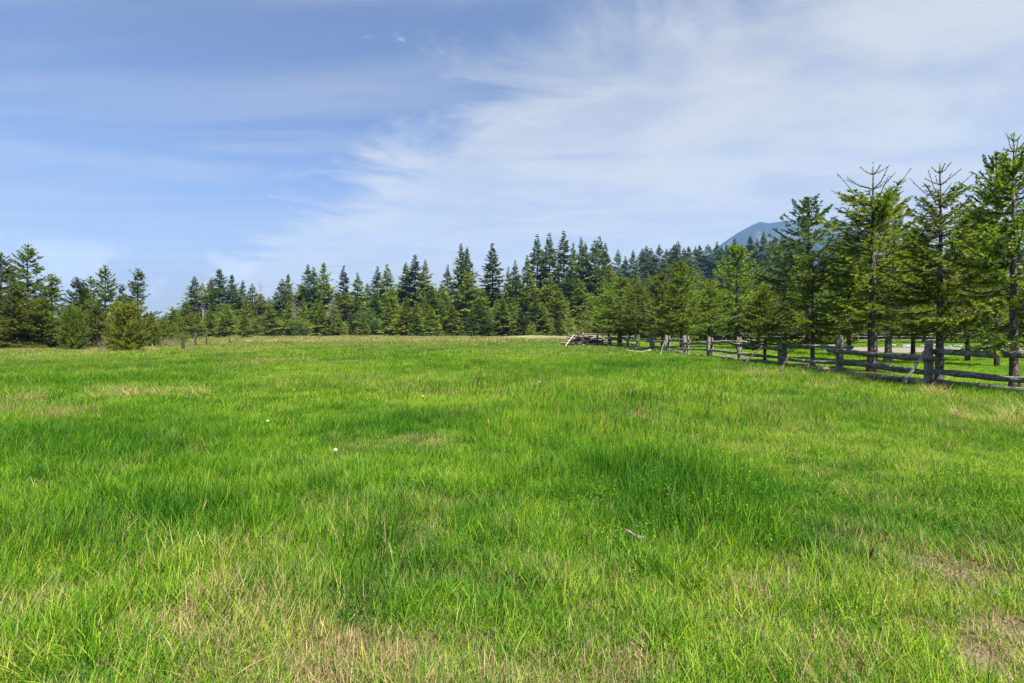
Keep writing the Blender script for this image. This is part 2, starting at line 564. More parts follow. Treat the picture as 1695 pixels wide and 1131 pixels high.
def conifer(seed, h=7.0, clear=1.3, rad=1.6, whorl=.30, per=6, inter=.6, profile='spruce', twig_gap=.07, twig_len=.30,
            nl=.055, nw=.014, n_per=12, leader=.9, drop=.35, rough=.25, lift=.5, tiers=1.0, gapmask=0.0, tipc=1.0):
    """crown of a conifer: branches -> side twigs -> needle spikes, all as arrays. returns verts, tris, tipness, rnd and limb paths"""
    g = np.random.default_rng(seed)
    zs, wh = [], []
    z = clear
    top = h - leader
    while z < top:
        k = (z - clear) / (h - clear)
        for i in range(per): zs.append(z + g.normal(0, .03)); wh.append(1)
        for i in range(g.poisson(per * inter)): zs.append(z + g.random() * whorl); wh.append(0)
        z += whorl * (1 + .5 * g.random()) * (1.15 - .35 * k)
    zs = np.array(zs); wh = np.array(wh)
    n = len(zs)
    k = np.clip((zs - clear) / (h - clear), 0, 1)
    if profile == 'spruce':
        R_ = rad * np.minimum(1, (1 - k) ** .82 * 1.12) * (.72 + .28 * sstep(k, 0, .12))
    elif profile == 'spire':
        R_ = rad * ((1 - k) ** .75) * (.8 + .2 * sstep(k, 0, .1))
    elif profile == 'round':
        R_ = rad * np.sqrt(np.clip(1 - (k * 1.0) ** 2.2, 0, 1)) * (.75 + .25 * sstep(k, 0, .2))
    else:
        R_ = rad * (1 - k) ** 1.12 * (.8 + .2 * sstep(k, 0, .15))
    R_ = R_ * (1 + g.normal(0, rough, n)).clip(.45, 1.5) * np.where(wh == 1, 1, .7) + .10 * rad
    az = g.random(n) * 2 * math.pi
    if gapmask > 0:
        keep = g.random(n) > gapmask
        zs, k, R_, az = zs[keep], k[keep], R_[keep], az[keep]; n = len(zs)
    elev = (-.04 - .55 * drop * (1 - k) + (lift + .55 * drop) * k ** 1.2) + g.normal(0, .10, n)
    hd = np.stack([np.cos(az), np.sin(az), np.zeros(n)], -1)
    # leader whorls with few up-curving shoots
    limbs = []
    VV, T, RN = [], [], []

    def pts_on(b, tt):
        """point and tangent on branch b at fraction tt (arrays)"""
        L = R_[b] * 1.05
        e = elev[b]
        run = np.cos(e) * L * tt
        zz = np.sin(e) * L * tt + (-.18 * drop * L) * tt * (1 - tt) * 2 + .16 * L * tt ** 3
        p = hd[b] * run[:, None]; p[:, 2] = zs[b] + zz
        tg = hd[b] * (np.cos(e) * L)[:, None]; tg[:, 2] = np.sin(e) * L + (-.36 * drop * L) * (1 - 2 * tt) + .48 * L * tt ** 2
        return p, norm(tg)

    cnt = np.maximum(3, (R_ / twig_gap * 2)).astype(int)
    b = np.repeat(np.arange(n), cnt)
    tt = g.random(len(b)) * .92 + .08
    tt = tt ** .8
    p, tg = pts_on(b, tt)
    sgn = np.where(g.random(len(b)) < .5, -1, 1)
    side = norm(np.cross(tg, np.array([0, 0, 1.])))
    upv = np.cross(side, tg)
    tw_l = twig_len * (1.15 - .75 * tt) * np.clip(R_[b] / rad + .25, .3, 1.1) * (.6 + .7 * g.random(len(b)))
    ang = .75 + g.normal(0, .22, len(b))
    roll = g.normal(0, .35, len(b))
    lat = side * (sgn * np.cos(roll))[:, None] + upv * np.sin(roll)[:, None]
    td = norm(tg * np.cos(ang)[:, None] + lat * np.sin(ang)[:, None] + np.array([0, 0, -.22])[None] * (.4 + g.random(len(b)))[:, None])
    # branch tip twigs
    bt = np.arange(n)
    p2, tg2 = pts_on(bt, np.full(n, .86))
    p = np.concatenate([p, p2]); td = np.concatenate([td, tg2]); tw_l = np.concatenate([tw_l, R_ * .18 + .05]); tt = np.concatenate([tt, np.ones(n)]); b = np.concatenate([b, bt])
    # needles along twigs
    m = len(p)
    w_ = np.repeat(np.arange(m), n_per)
    s = (np.tile(np.arange(n_per), m) + g.random(m * n_per)) / n_per
    sag = -.18 * (s ** 2) * tw_l[w_]
    base = p[w_] + td[w_] * (s * tw_l[w_])[:, None]; base[:, 2] += sag
    ra = g.random(m * n_per) * 2 * math.pi
    u1 = norm(np.cross(td[w_], g.normal(0, 1, (m * n_per, 3))))
    u1[:, 2] = np.abs(u1[:, 2]) * .8 + u1[:, 2] * .2
    nd = norm(td[w_] * .75 + u1 * .75)
    sv = norm(np.cross(nd, g.normal(0, 1, (m * n_per, 3))))
    ln = nl * (.7 + .6 * g.random(m * n_per)); wd = nw * (.7 + .6 * g.random(m * n_per))
    V = spikes(base, nd, sv, ln, wd)
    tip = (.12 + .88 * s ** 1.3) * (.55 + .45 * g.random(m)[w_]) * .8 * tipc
    rnd = g.random(m)[w_] * .7 + g.random(m * n_per) * .3
    VV.append(V); T.append(np.repeat(tip, 3)); RN.append(np.repeat(rnd, 3))
    # limb paths (every branch as a thin triangle tube)
    for i in range(n):
        if R_[i] > .25 * rad or k[i] > .8:
            q, _ = pts_on(np.full(4, i), np.array([0, .33, .66, 1.0]))
            limbs.append((q, .006 + .012 * R_[i]))
    # leader
    lz = [h - leader * f for f in (.95, .62, .30)]
    for j, z_ in enumerate(lz):
        nn = (6, 5, 4)[j]; ll = leader * (.62, .42, .22)[j]
        for i in range(nn):
            a_ = 2 * math.pi * (i + g.random() * .7) / nn
            e0 = .45 + .3 * g.random()
            L = ll * (.7 + .5 * g.random())
            q = np.array([[0, 0, z_], [math.cos(a_) * L * .5, math.sin(a_) * L * .5, z_ + L * .5 * math.tan(e0) * .7], [math.cos(a_) * L, math.sin(a_) * L, z_ + L * (.55 + .5 * g.random())]])
            limbs.append((q, .010 + .008 * h / 7))
            c = 26
            s_ = g.random(c)
            bb = np.where(s_[:, None] < .5, q[0] + (q[1] - q[0]) * (s_ * 2)[:, None], q[1] + (q[2] - q[1]) * (s_ * 2 - 1)[:, None])
            dd = norm(np.tile(norm(q[2] - q[0]), (c, 1)) * .6 + norm(g.normal(0, 1, (c, 3))))
            V = spikes(bb, dd, norm(np.cross(dd, g.normal(0, 1, (c, 3)))), nl * (.6 + .5 * g.random(c)), nw * 1.1 * np.ones(c))
            VV.append(V); T.append(np.full(3 * c, .35)); RN.append(np.repeat(g.random(c), 3))
    c = 60
    bb = np.zeros((c, 3)); bb[:, 2] = h - g.random(c) * leader * 1.05
    dd = norm(g.normal(0, 1, (c, 3)) * [1, 1, .4] + [0, 0, .6])
    VV.append(spikes(bb, dd, norm(np.cross(dd, g.normal(0, 1, (c, 3)))), nl * .8 * np.ones(c), nw * np.ones(c)))
    T.append(np.full(3 * c, .3)); RN.append(np.repeat(g.random(c), 3))
    return np.concatenate(VV), np.concatenate(T), np.concatenate(RN), limbs


def far_crown(seed, h=20., clear=1.5, rad=3.6, levels=46, per=7, sprays=22, size=.62, profile='spire', rough=.22, drop=.5, lift=.5, gaps=.0, flat=.5, tipc=1.0):
    g = np.random.default_rng(seed)
    n = levels * per
    k = np.sort(g.random(n)) ** .95
    k = np.round(k * levels + g.normal(0, .22, n)) / levels
    k = np.clip(k, 0, 1)
    zs = clear + k * (h - clear)
    if profile == 'spire': R_ = rad * (1 - k) ** .95 * (.82 + .18 * sstep(k, 0, .1))
    elif profile == 'column': R_ = rad * np.minimum(1, ((1 - k) * 1.35) ** .95)
    elif profile == 'full': R_ = rad * (1 - k ** 1.4) ** .9
    elif profile == 'round': R_ = rad * np.sqrt(np.clip(1 - (2 * k - .8) ** 2 / 1.5, 0, 1))
    lob = 1 + .22 * np.sin(zs * 1.9 + g.random() * 6) * (1 - k)
    R_ = R_ * (1 + g.normal(0, rough, n)).clip(.35, 1.5) * lob + .012 * rad
    az = g.random(n) * 2 * math.pi
    if gaps:
        bad = (vnoise(zs * .7, az * 1.3, seed) < gaps)
        R_ = np.where(bad, R_ * .35, R_)
    elev = -.1 - drop * (1 - k) + (lift + drop) * k ** 1.3 + g.normal(0, .1, n)
    b = np.repeat(np.arange(n), sprays)
    tt = g.random(len(b)) ** .6
    hd = np.stack([np.cos(az), np.sin(az), 0 * az], -1)[b]
    L = R_[b]; e = elev[b]
    p = hd * (np.cos(e) * L * tt)[:, None]; p[:, 2] = zs[b] + np.sin(e) * L * tt + .2 * L * tt ** 3
    side = np.stack([-hd[:, 1], hd[:, 0], 0 * az[b]], -1)
    sg = g.uniform(-1, 1, len(b))
    p = p + side * (sg * L * .26 * (1.1 - tt))[:, None]
    p[:, 2] -= np.abs(sg) * L * .08
    dv = norm(hd * .9 + side * (sg * .9)[:, None] + g.normal(0, .25, (len(b), 3)) + np.array([0, 0, -.15 + 0.0]) + np.stack([0 * e, 0 * e, np.sin(e)], -1) * .8)
    sv = norm(np.cross(dv, norm(np.array([0, 0, 1.]) + g.normal(0, flat, (len(b), 3)))))
    ln = size * (.5 + .8 * g.random(len(b))) * np.clip(.28 + (1 - k[b]) * 1.1, 0, 1)
    V = kites(p, dv, sv, ln * 1.25, ln * .5)
    tip = (.15 + .75 * g.random(len(b))) * tipc
    rn = np.repeat(g.random(n), sprays) * .55 + g.random(len(b)) * .45
    return V, np.repeat(tip, 4), np.repeat(rn, 4)


def crown_mesh(name, V, T, RN, per, mat, limbs=None, barkm=None):
    """foliage faces (and branch wood with its own material) as one mesh"""
    F3 = np.arange(len(V)).reshape(-1, per)
    if not limbs:
        me = mesh(name, V, F3, [mat])
        fattr(me, 'tipness', T); fattr(me, 'rnd', RN)
        return me
    LV, LF = [], []
    off = len(V)
    for q, r in limbs:
        v, f = tube(q, np.linspace(r, r * .35, len(q)), 3, cap=False)
        LV += v
        LF += [tuple(i + off for i in ff) for ff in f]
        off += len(v)
    LF = np.array(LF)
    if per == 3:
        LF = np.concatenate([LF[:, [0, 1, 2]], LF[:, [0, 2, 3]]])
    allV = np.concatenate([V, np.array(LV)])
    allF = np.concatenate([F3, LF])
    me = mesh(name, allV, allF, [mat, barkm], mi=np.concatenate([np.zeros(len(F3)), np.ones(len(LF))]))
    z = np.zeros(len(LV))
    fattr(me, 'tipness', np.concatenate([T, z])); fattr(me, 'rnd', np.concatenate([RN, z]))
    return me


def trunk_mesh(name, h, r, mat, sides=9, lean=.0, seed=0, flare=1.5):
    g = np.random.default_rng(seed)
    zs_ = np.concatenate([[-.3, 0, .12, .35], np.linspace(.8, h, 9)])
    path = [(lean * math.sin(z * .7 + seed) * .5, lean * math.cos(z * .5 + seed) * .4, z) for z in zs_]
    path[0] = (path[1][0], path[1][1], -.3)
    rad = [r * (flare if z <= 0 else 1 + (flare - 1) * math.exp(-z / .15)) * max(.04, (1 - z / h) ** .8) for z in zs_]
    v, f = tube(path, rad, sides, .16, g)
    return mesh(name, v, f, [mat], True)


class TreeKind:
    """meshes for one build of tree, used again and again"""
    def __init__(s, h, crown, trunk, extra=None):
        s.h, s.crown, s.trunk, s.extra = h, crown, trunk, extra


def make_tree(kind, name, x, y, height, width=1.0, rot=0, mat=None, label='', cat='tree', group=None, z=None, lean=0):
    e = bpy.data.objects.new(name, None)
    COL.objects.link(e)
    s = height / kind.h
    e.location = (x, y, (gz(x, y) if z is None else z) - .02)
    e.scale = (s * width, s * width, s)
    e.rotation_euler = (lean, lean * .6, rot)
    e['label'] = label; e['category'] = cat
    if group: e['group'] = group
    if kind.trunk: obj('trunk', kind.trunk, e)
    if kind.crown:
        c = obj('crown', kind.crown, e)
        if mat is not None:
            c.material_slots[0].link = 'OBJECT'; c.material_slots[0].material = mat
    if kind.extra: obj('branches', kind.extra, e, kind='stuff')
    return e


# near spruces
K = {}
def spruce_kind(seed, **kw):
    a = dict(h=7.0, clear=1.75, rad=1.65, whorl=.25, per=7, inter=1.0, twig_gap=.075, n_per=13, nl=.062, nw=.026, tipc=1.25)
    a.update(kw)
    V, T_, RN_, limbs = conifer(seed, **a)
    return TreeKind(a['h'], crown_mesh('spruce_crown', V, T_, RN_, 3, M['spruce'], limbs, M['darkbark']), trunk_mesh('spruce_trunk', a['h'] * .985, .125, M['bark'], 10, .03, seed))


K['sp0'] = spruce_kind(1, leader=1.15, gapmask=.05, rough=.33)
K['sp1'] = spruce_kind(2, leader=1.5, rad=1.5, gapmask=.07, rough=.3, lift=.7)
K['sp2'] = spruce_kind(3, leader=.85, rad=1.75, gapmask=.1, clear=1.5, whorl=.29)
K['sp4'] = spruce_kind(6, leader=.6, rad=1.6, gapmask=.2, rough=.36, lift=.35, drop=.5)
K['sp3'] = spruce_kind(4, leader=.45, rad=2.05, whorl=.34, rough=.3)
for k_ in ('a', 'b', 'c'):
    sd_ = {'a': 21, 'b': 22, 'c': 23}[k_]
    V, T_, RN_, limbs = conifer(sd_, h=7, clear=1.65, rad=(1.7, 2.0, 1.85)[sd_ - 21], whorl=.30, per=7, inter=.8, twig_gap=.12, twig_len=.36, n_per=8, nl=.11, nw=.045, leader=.6, rough=.3)
    K['spm' + k_] = TreeKind(7, crown_mesh('spruce_crown', V, T_, RN_, 3, M['spruce'], limbs, M['darkbark']), trunk_mesh('spruce_trunk', 6.9, .12, M['darkbark'], 8, .04, sd_))
# the broad dark fir with open whorls
V, T_, RN_, limbs = conifer(31, h=13, clear=2.0, rad=3.9, whorl=.62, per=6, inter=.35, twig_gap=.17, twig_len=.62, n_per=9, nl=.17, nw=.065, leader=.8, drop=.25, lift=.75, rough=.2)
K['darkfir'] = TreeKind(13, crown_mesh('fir_crown', V, T_, RN_, 3, M['fir'], limbs, M['darkbark']), trunk_mesh('fir_trunk', 12.8, .22, M['darkbark'], 8, .03, 31))
# young firs on the left
for k_, sd_, rad_, per_, ld in (('ya', 41, 2.7, 6, .9), ('yb', 42, 2.3, 5, 1.0), ('yc', 43, 2.9, 6, .7)):
    V, T_, RN_, limbs = conifer(sd_, h=9, clear=.25, rad=rad_, profile='cone', whorl=.44, per=per_ + 1, inter=.45, twig_gap=.13, twig_len=.48, n_per=11, nl=.13, nw=.052, leader=ld, drop=.2, lift=.6, rough=.22)
    K[k_] = TreeKind(9, crown_mesh('fir_crown', V, T_, RN_, 3, M['young'], limbs, M['darkbark']), trunk_mesh('fir_trunk', 8.9, .12, M['darkbark'], 7, .03, sd_))
V, T_, RN_, limbs = conifer(51, h=3.2, clear=.08, rad=1.5, whorl=.19, per=10, inter=1.1, profile='round', twig_gap=.09, twig_len=.30, n_per=11, nl=.085, nw=.026, leader=.25, drop=.0, lift=.7, rough=.14)
K['bush'] = TreeKind(3.2, crown_mesh('fir_crown', V, T_, RN_, 3, M['gold'], limbs, M['darkbark']), trunk_mesh('fir_trunk', 3.1, .07, M['darkbark'], 7, .02, 51))
# far tree builds
far_specs = {
    'f0': (61, dict(rad=3.0, profile='spire', rough=.24, gaps=.12)),
    'f1': (62, dict(rad=2.7, profile='spire', rough=.28, gaps=.2, clear=2.5)),
    'f2': (63, dict(rad=3.0, profile='column', rough=.3, gaps=.2, clear=3.5)),
    'f3': (64, dict(rad=3.6, profile='full', rough=.2, gaps=.15, clear=.5)),
    'f4': (65, dict(rad=3.4, profile='spire', rough=.34, gaps=.3, clear=3.5, lift=.7, per=7, sprays=20)),
    'f5': (66, dict(rad=3.8, profile='full', rough=.24, gaps=.22, clear=.2, drop=.2)),
    'f9': (70, dict(rad=2.8, profile='spire', rough=.3, gaps=.22, clear=2, lift=.35)),
    'f10': (74, dict(rad=3.3, profile='full', rough=.3, gaps=.28, clear=1, drop=.6)),
    'f11': (75, dict(rad=2.6, profile='column', rough=.34, gaps=.3, clear=4, drop=.3)),
    'f7': (68, dict(rad=3.9, profile='column', rough=.4, gaps=.38, clear=1.5, drop=.1, lift=.3, flat=.9)),
    'f8': (69, dict(rad=4.6, profile='round', rough=.25, gaps=.1, clear=.5, drop=-.2, lift=.6, flat=1.1)),
    'f6': (67, dict(rad=2.3, profile='spire', rough=.3, gaps=.3, clear=5, per=5)),
}
for k_, (sd_, kw) in far_specs.items():
    V, T_, RN_ = far_crown(sd_, **kw)
    K[k_] = TreeKind(20, crown_mesh('conifer_crown', V, T_, RN_, 4, M['fir']), trunk_mesh('conifer_trunk', 19.8, .22, M['darkbark'], 6, .08, sd_))
V, T_, RN_ = far_crown(71, h=6, clear=.1, rad=2.2, levels=22, per=8, sprays=12, size=.42, profile='round', drop=0, lift=.6, flat=1.0)
K['shrub'] = TreeKind(6, crown_mesh('shrub_crown', V, T_, RN_, 4, M['pale']), trunk_mesh('shrub_trunk', 4.5, .07, M['darkbark'], 5, .05, 71))


def dead_tree(seed, h, rad, n, down=.2, twigs=5):
    g = np.random.default_rng(seed)
    LV, LF, off = [], [], 0
    for i in range(n):
        k = g.random() ** .8
        z = h * (.18 + .8 * k); a = g.random() * 6.283; L = rad * (1 - k * .8) * (.5 + .7 * g.random())
        e = g.normal(.1 - down * (1 - k), .25)
        d = np.array([math.cos(a) * math.cos(e), math.sin(a) * math.cos(e), math.sin(e)])
        q = np.array([[0, 0, z], d * L * .5 + [0, 0, z], d * L + [0, 0, z - L * .1]])
        paths = [(q, .035)]
        for j in range(twigs):
            s = .3 + .7 * g.random(); p0 = q[0] + (q[2] - q[0]) * s
            d2 = norm(d + g.normal(0, .6, 3)); paths.append((np.array([p0, p0 + d2 * L * .18, p0 + d2 * L * .36 + [0, 0, -L * .05]]), .018))
        for q_, r_ in paths:
            v, f = tube(q_, np.linspace(r_, r_ * .4, 3), 3, cap=False)
            LV += v; LF += [tuple(t_ + off for t_ in ff) for ff in f]; off += len(v)
    return mesh('dead_branches', LV, LF, [M['greybark']])


K['dead'] = TreeKind(16, None, trunk_mesh('dead_trunk', 16, .20, M['greybark'], 7, .1, 81), dead_tree(81, 16, 3.0, 130))
K['deadlow'] = TreeKind(9, None, trunk_mesh('dead_trunk', 9, .14, M['greybark'], 6, .1, 82), dead_tree(82, 9, 2.8, 130, .5))
K['snag'] = TreeKind(26, None, trunk_mesh('snag_trunk', 26, .26, M['greybark'], 7, .12, 83, 1.2), dead_tree(83, 26, .9, 26, 0, 1))


def tree_at(kind, name, px, top, Y, wpx=None, mat=None, rot=None, **kw):
    """tree whose top shows at (px, top) of the photograph when it stands Y metres off; wpx = crown width in photo pixels"""
    kind = {'f0': ('f0', 'f9'), 'f3': ('f3', 'f10'), 'f2': ('f2', 'f11', 'f2'), 'f1': ('f1', 'f9', 'f11')}.get(kind, (kind,))[int(px * 7) % len({'f0': 'ab', 'f3': 'ab', 'f2': 'abc', 'f1': 'abc'}.get(kind, 'a'))]
    X = (px - F) / F * Y
    z = gz(X, Y)
    height = (550 - top) / F * Y + EYE - z
    k_ = K[kind]
    width = 1.0
    if wpx:
        v = np.empty(len(k_.crown.vertices) * 3, np.float32) if k_.crown else None
        if v is not None:
            if not hasattr(k_, 'w'):
                k_.crown.vertices.foreach_get('co', v); k_.w = 2 * np.percentile(np.abs(v.reshape(-1, 3)[:, 0]), 96)
            width = (wpx / F * Y) / (k_.w * height / k_.h)
            if kind[0] == 'f' and kind[1:].isdigit(): width *= 1.22
        if kind in ('ya', 'yb', 'yc'): width *= .84
        if kind == 'bush': width *= .74
        width = min(max(width, .45), 2.1)
    return make_tree(k_, name, X, Y, height, width, random.random() * 6.28 if rot is None else rot, mat, **kw)


# ---- the plantation spruces behind the fence (name, px, top, Y, crown width px)
G_SP = 'young spruces planted in rows behind the rail fence'
SPR = [
    ('sp2', 1678, 217, 12.6, 185, 'nearest tall spruce behind the fence, its forked leader reaching highest on the right'),
    ('sp0', 1556, 268, 15.4, 150, 'spruce right behind the nearest fence post, with a bare leader and two raised arms'),
    ('sp1', 1445, 266, 19.5, 150, 'spruce with a long bare candelabra leader between the two nearest fence posts'),
    ('sp4', 1470, 308, 25.0, 120, 'spruce half hidden behind the one with the long candelabra leader'),
    ('sp3', 1345, 412, 20.9, 118, 'low light green spruce in front of the tall dark open fir'),
    ('spma', 1266, 470, 23.2, 80, 'small slender spruce with a thin leaning trunk behind the fence'),
    ('spmb', 1220, 405, 60, 96, 'tall olive spruce with bare lower trunk beyond the slender spruce'),
    ('spmc', 1174, 460, 52, 78, 'light green spruce between the tall olive spruce and the double-crowned one'),
    ('spma', 1128, 430, 39, 96, 'wide light green spruce, tallest of the middle of the planted row'),
    ('spmb', 1096, 452, 45, 84, 'spruce hard against the left side of the tallest middle spruce'),
    ('spmc', 1056, 468, 49, 74, 'spruce above the fence posts just right of the first broad spruce'),
    ('spmb', 1027, 458, 53, 92, 'first broad light green spruce of the row, right of the log pile'),
    ('spma', 1008, 468, 61, 70, 'last spruce of the row, nearest the log pile'),
    ('spma', 1072, 490, 75, 44, 'spruce seen through the row between two fence posts, deeper in the paddock'),
    ('spmb', 1112, 486, 76, 60, 'spruce deep in the paddock behind the tallest middle spruce'),
    ('spmc', 1155, 480, 76, 60, 'spruce deep in the paddock left of the tall olive spruce'),
    ('spma', 1206, 468, 76, 60, 'spruce close behind the tall olive spruce'),
    ('spmc', 1255, 452, 74, 70, 'spruce deep in the paddock right of the tall olive spruce'),
    ('spmb', 1300, 440, 58, 90, 'spruce under the left boughs of the tall dark open fir'),
    ('spmc', 1405, 402, 33, 96, 'spruce filling the gap left of the candelabra spruce'),
    ('spma', 1512, 375, 31, 100, 'spruce filling the gap between the candelabra spruce and the forked one'),
    ('spmb', 1602, 345, 27, 110, 'spruce filling the gap left of the nearest tall spruce'),
    ('spmc', 1385, 470, 62, 80, 'shaded spruce by the back fence left of the candelabra spruce'),
    ('spma', 1440, 465, 66, 86, 'shaded spruce by the back fence straight behind the candelabra spruce'),
    ('spmb', 1530, 450, 70, 90, 'shaded spruce by the back fence behind the nearest fence post'),
    ('spmc', 1624, 440, 68, 96, 'shaded spruce by the back fence beyond the pond'),
    ('spma', 1335, 492, 68, 60, 'shaded spruce by the back fence below the tall dark open fir'),
]
for i, (k_, px, top, Y, wpx, lab) in enumerate(SPR):
    tree_at(k_, 'spruce_tree', px, top, Y, wpx, label=lab, cat='spruce tree', group=G_SP, rot=i * 1.7 + .4)
tree_at('darkfir', 'fir_tree', 1338, 325, 44, 150, label='tall dark open fir with tiered boughs standing over the low light green spruce', cat='fir tree')
tree_at('darkfir', 'fir_tree', 1650, 250, 23, 110, rot=2.0, label='dark pointed fir just behind the nearest tall spruce', cat='fir tree')

# ---- young firs on the left edge
G_Y = 'young firs at the left edge of the meadow'
YF = [
    ('yc', 2, 418, 46, 120, None, 'broad fir cut by the left edge of the view'),
    ('ya', 46, 403, 49, 118, None, 'tallest young fir at the left with an open see-through top'),
    ('yb', 86, 452, 50, 90, None, 'young fir leaning on the right side of the tallest left fir'),
    ('yc', 24, 470, 43, 120, None, 'low bushy fir in front of the broad fir at the left edge'),
    ('ya', 70, 490, 44, 100, None, 'low spreading fir below the tallest left fir'),
    ('yc', 127, 458, 52, 74, 'fir', 'darker young fir with a blunt top left of the three thin tips'),
    ('yb', 138, 462, 54, 60, 'fir', 'thin young fir tip right of the blunt dark one'),
    ('yb', 150, 456, 53, 60, None, 'young fir with a bare pencil leader'),
    ('ya', 174, 438, 50, 84, None, 'young fir with a pointed whorled tip behind the golden bush'),
    ('yb', 203, 470, 56, 50, None, 'small thin fir tip between the two whorled firs'),
    ('yb', 228, 443, 51, 74, None, 'slim whorled fir right of the golden bush'),
    ('yc', 158, 505, 47, 90, None, 'low fir filling the gap behind the leafless brush'),
    ('ya', 250, 518, 55, 50, None, 'low young fir right of the slim whorled fir'),
    ('yb', 285, 508, 70, 62, None, 'low fir behind the first old post'),
    ('ya', 308, 498, 90, 50, 'olive', 'small fir above the first old post'),
    ('yc', 270, 530, 62, 56, None, 'lowest rounded fir left of the first old post'),
]
for i, (k_, px, top, Y, wpx, mt, lab) in enumerate(YF):
    tree_at(k_, 'young_fir', px, top, Y, wpx, mat=M[mt] if mt else None, label=lab, cat='fir tree', group=G_Y, rot=i * 2.3)
tree_at('bush', 'fir_bush', 209, 508, 38.5, 68, label='dense rounded golden green fir bush standing out in the grass', cat='fir bush', rot=1.0)
tree_at('bush', 'fir_bush', 121, 514, 41, 46, mat=M['young'], label='smaller rounded green fir bush left of the golden one', cat='fir bush', rot=3.0)

